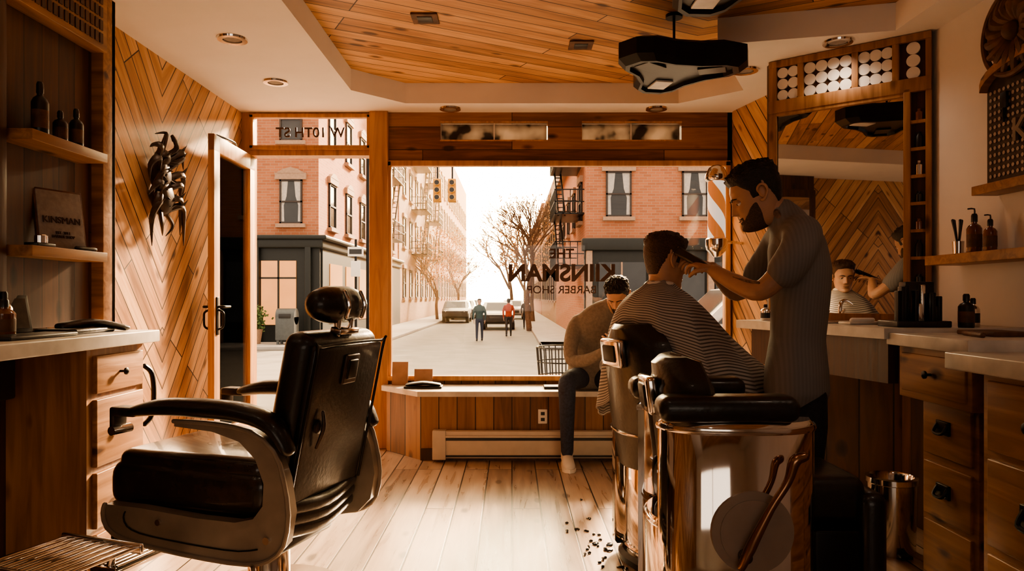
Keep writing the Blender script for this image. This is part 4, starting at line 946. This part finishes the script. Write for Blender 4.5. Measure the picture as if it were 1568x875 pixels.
b=MB(T(-7.7,24.6,ZR+.13)); M_mb=mat('mailbox_paint',(.07,.08,.085),.5)
b.box((-.32,-.28,.15),(.32,.28,.95),M_mb,.02); b.cyl((-.32,0,.95),(.32,0,.95),.28,M_mb,seg=24)
for sx in (-.25,.25):
    for sy in (-.2,.2): b.box((sx-.04,sy-.04,0),(sx+.04,sy+.04,.2),M_mb)
b.box((-.2,-.30,.9),(.2,-.27,1.05),M_blackp,.01); b.obj('mailbox')
b=MB(T(-8.95,24.8,ZR+.13)); M_shr=mat('shrub_leaves',(.06,.10,.03),.8,var=.4,ns=20); random.seed(2)
b.lathe([(.25,0),(.33,.5),(.3,.5)],M_stn)
for i in range(500):
    p=V((random.gauss(0,.2),random.gauss(0,.2),.85+random.gauss(0,.2))); u=V((random.uniform(-1,1),random.uniform(-1,1),random.uniform(-1,1))).normalized()*.09; w=u.orthogonal().normalized()*.06; b.add([p,p+u,p+u+w,p+w],[[0,1,2,3]],M_shr)
b.obj('potted_shrub')
b=MB(T(.55,7.6,ZR+.12))
for i in range(24):
    a=2*math.pi*i/24; c_,s_=math.cos(a),math.sin(a); b.tube([(c_*.2,s_*.2,.02),(c_*.29,s_*.29,1.1)],[.007,.007],M_blackm,seg=5,res=1,cap=False)
for z in (.02,.2,.4,.6,.8,.95,1.1):
    r=.2+.082*z; b.tube([(math.cos(k*.3927)*r,math.sin(k*.3927)*r,z) for k in range(17)],[.008]*17,M_blackm,seg=5,res=1,cap=False)
b.lathe([(.19,0.01),(.24,.75),(.0,.77)],M_side); b.obj('wire_trash_basket')
def car(x,y,rot,paint,h=1.5,name='car'):
    b=MB(T(x,y,ZR)@RZ(rot)); k=h/1.5
    side=[(-2.2,.45),(-2.25,.8),(-1.95,.95*k),(-1.5,1.0*k),(-.9,1.44*k),(-.3,1.5*k),(.9,1.48*k),(1.6,1.1*k),(2.1,1.02*k),(2.2,.7),(2.15,.4),(1.75,.3),(-1.8,.3)]
    n=len(side)
    rings=[(-.86,.93),(-.80,1.0),(.80,1.0),(.86,.93)]
    vs=[]
    for y_,s_ in rings:
        for (px,pz) in side:
            tuck=1-.12*max(0,(pz-.95*k))/(.55*k); vs.append((px*(s_*.03+.97),y_*tuck,.3+(pz-.3)*(s_*.06+.94)))
    fs=[[r*n+i,r*n+(i+1)%n,(r+1)*n+(i+1)%n,(r+1)*n+i] for r in range(3) for i in range(n)]+[list(range(n)),list(range(3*n,4*n))]
    b.add(vs,fs,paint)
    for s in (-1,1):
        b.add([(-1.25,s*.872,1.04*k),(-.85,s*.815,1.36*k),(.85,s*.815,1.38*k),(1.3,s*.872,1.08*k)],[[0,1,2,3]],M_wg)
        for wx in (-1.4,1.4): b.cyl((wx,s*.68,.33),(wx,s*.89,.33),.33,M_blackp,seg=24); b.cyl((wx,s*.86,.33),(wx,s*.90,.33),.18,M_chrome,seg=16)
        b.ell((-2.15,s*.62,.78),(.1,.16,.09),M_white); b.ell((2.13,s*.62,.8),(.08,.14,.09),M_ink)
    b.add([(-1.47,-.66,1.04*k),(-1.47,.66,1.04*k),(-.95,.6,1.43*k),(-.95,-.6,1.43*k)],[[0,1,2,3]],M_wg); 
    b.box((-2.28,-.45,.5),(-2.2,.45,.72),M_blackp,.02)
    return b.obj(name)
M_cw=mat('white_car_paint',(.50,.49,.48),.25,coat=.5); M_cd=mat('dark_car_paint',(.04,.04,.045),.25,coat=.5); M_cg=mat('grey_car_paint',(.2,.2,.2),.25,coat=.5)
car(-.75,40,90,M_cd); car(-3.8,50,90,M_cd); car(-3.8,57,90,M_cg); car(-3.8,66,90,M_cw); car(.1,58,90,M_cw)
car(4.25,11.4,0,M_cw,1.95)
def ped(x,y,top,leg,h,name,step=.18,az=180):
    e=empty(name); M=T(x,y,ZR)@RZ(az)@Matrix.Scale(h/1.75,4)
    b=MB(M); b.tube([(0,0,.88),(0,0,1.1),(0,0,1.3),(0,0,1.42),(0,0,1.5)],[(.16,.11),(.15,.11),(.19,.12),(.17,.10),(.06,.06)],top,side=(1,0,0))
    for s in (-1,1): b.tube([(s*.16,0,1.40),(s*.23,0,1.25),(s*.25,s*.04,1.08),(s*.23,s*.12+.05,.86)],[.06,.052,.045,.035],top)
    b.obj('coat',e,remesh=.02)
    b=MB(M); b.tube([(0,0,.98),(0,0,.86)],[(.15,.11),(.16,.11)],leg,side=(1,0,0))
    for s in (-1,1): b.tube([(s*.09,0,.88),(s*.1,s*step*.5,.5),(s*.1,s*step,.1)],[.085,.062,.045],leg)
    b.obj('trousers',e,remesh=.02)
    b=MB(M)
    for s in (-1,1): b.tube([(s*.1,s*step-.04,.05),(s*.1,s*step+.14,.04)],[(.045,.045),(.04,.03)],M_blackp); 
    for s in (-1,1):
        w=V((s*.23,s*.12+.05,.86)); hand(b,M_skin,w,(0,.1,-1),(-s,0,0),s,(.3,.3,.4,.4),.4)
    b.obj('shoes_and_hands',e)
    c=M@V((0,.01,1.62)); head(e,c,az,0,0,M_skin,M_hairb,scale=h/1.75); b=MB(M); b.tube([(0,0,1.45),(0,0,1.56)],[.055,.052],M_skin); b.obj('neck',e)
ped(-1.3,28.7,mat('teal_coat',(.05,.085,.09),.9),M_jean2,1.68,'pedestrian',az=180)
ped(-.15,32,mat('red_coat',(.4,.07,.04),.9),M_blackp,1.68,'pedestrian',az=0)
ped(.75,39,mat('dark_coat',(.05,.045,.04),.9),M_blackp,1.68,'pedestrian',az=180)
# sunlit haze hanging further down the street canyon (real homogeneous volume)
m=bpy.data.materials.new('street_haze'); m.use_nodes=True; nt=m.node_tree; nt.nodes.clear()
o_=nn(nt,'ShaderNodeOutputMaterial'); vs1=nn(nt,'ShaderNodeVolumeScatter',Density=.0026,Anisotropy=.5); vs1.inputs['Color'].default_value=(1,.66,.35,1); lk(nt,vs1.outputs[0],o_.inputs['Volume'])
b=MB(); b.box((-6.95,28,ZR+.2),(2.65,150,22),m); b.obj('street_haze')

# ------------------------------------------------------------ light
w=bpy.data.worlds.new('World'); bpy.context.scene.world=w; w.use_nodes=True; nt=w.node_tree
bg=nt.nodes['Background']; tc=nn(nt,'ShaderNodeTexCoord')
dp=nn(nt,'ShaderNodeVectorMath'); dp.operation='DOT_PRODUCT'; sdv=V((.06,1,.20)).normalized(); dp.inputs[1].default_value=sdv
lk(nt,tc.outputs['Generated'],dp.inputs[0])
dn=mth(nt,'ADD',mth(nt,'MULTIPLY',dp.outputs['Value'],.5),.5)
c=ramp(nt,dn,[(0,(.82,.66,.52)),(.5,(.88,.68,.48)),(.85,(1,.67,.35)),(1,(1,.72,.38))])
front=nn(nt,'ShaderNodeMapRange'); front.interpolation_type='SMOOTHSTEP'; front.inputs['From Min'].default_value=-.35; front.inputs['From Max'].default_value=.6; front.inputs['To Min'].default_value=1.7; front.inputs['To Max'].default_value=6.5
lk(nt,dp.outputs['Value'],front.inputs['Value'])
s_=mth(nt,'ADD',front.outputs[0],mth(nt,'MULTIPLY',mth(nt,'POWER',mth(nt,'MAXIMUM',dp.outputs['Value'],0),10.0),18.0))
lk(nt,c,bg.inputs['Color']); lk(nt,s_,bg.inputs['Strength'])
ld=bpy.data.lights.new('sun','SUN'); ld.energy=18; ld.color=(1,.68,.40); ld.angle=R(6); lo=bpy.data.objects.new('sun',ld); bpy.context.scene.collection.objects.link(lo)
lo.rotation_euler=V((-.36,-1,-.45)).to_track_quat('-Z','Y').to_euler()
for x,y,sx,sy,z,rx in ((.38,YF+.12,2.8,1.77,1.47,-90),(-1.67,YF+.12,1.0,2.76,1.38,-90),(.05,YB-.1,3.0,1.45,1.65,90)):
    l=bpy.data.lights.new('window_portal','AREA'); l.shape='RECTANGLE'; l.size=sx;l.size_y=sy; l.cycles.is_portal=True
    o=bpy.data.objects.new('window_portal',l); o.location=(x,y,z); o.rotation_euler=(R(rx),0,0); bpy.context.scene.collection.objects.link(o)
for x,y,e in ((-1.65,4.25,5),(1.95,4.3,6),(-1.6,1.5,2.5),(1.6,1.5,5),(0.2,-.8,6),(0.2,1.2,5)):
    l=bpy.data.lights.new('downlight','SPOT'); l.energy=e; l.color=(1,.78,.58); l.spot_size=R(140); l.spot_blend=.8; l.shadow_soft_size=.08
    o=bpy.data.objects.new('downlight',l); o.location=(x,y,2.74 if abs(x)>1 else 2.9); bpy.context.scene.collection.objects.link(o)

cam=bpy.data.cameras.new('camera'); co=bpy.data.objects.new('camera',cam); bpy.context.scene.collection.objects.link(co)
co.location=(0,0,1.25); co.rotation_euler=(R(90),0,0); cam.sensor_width=36; cam.lens=36*1100/1568; cam.shift_y=.0112; cam.clip_start=.05; cam.clip_end=400
bpy.context.scene.camera=co
vs_=bpy.context.scene.view_settings
vs_.view_transform='AgX'; vs_.look='AgX - Medium High Contrast'; vs_.exposure=0.65
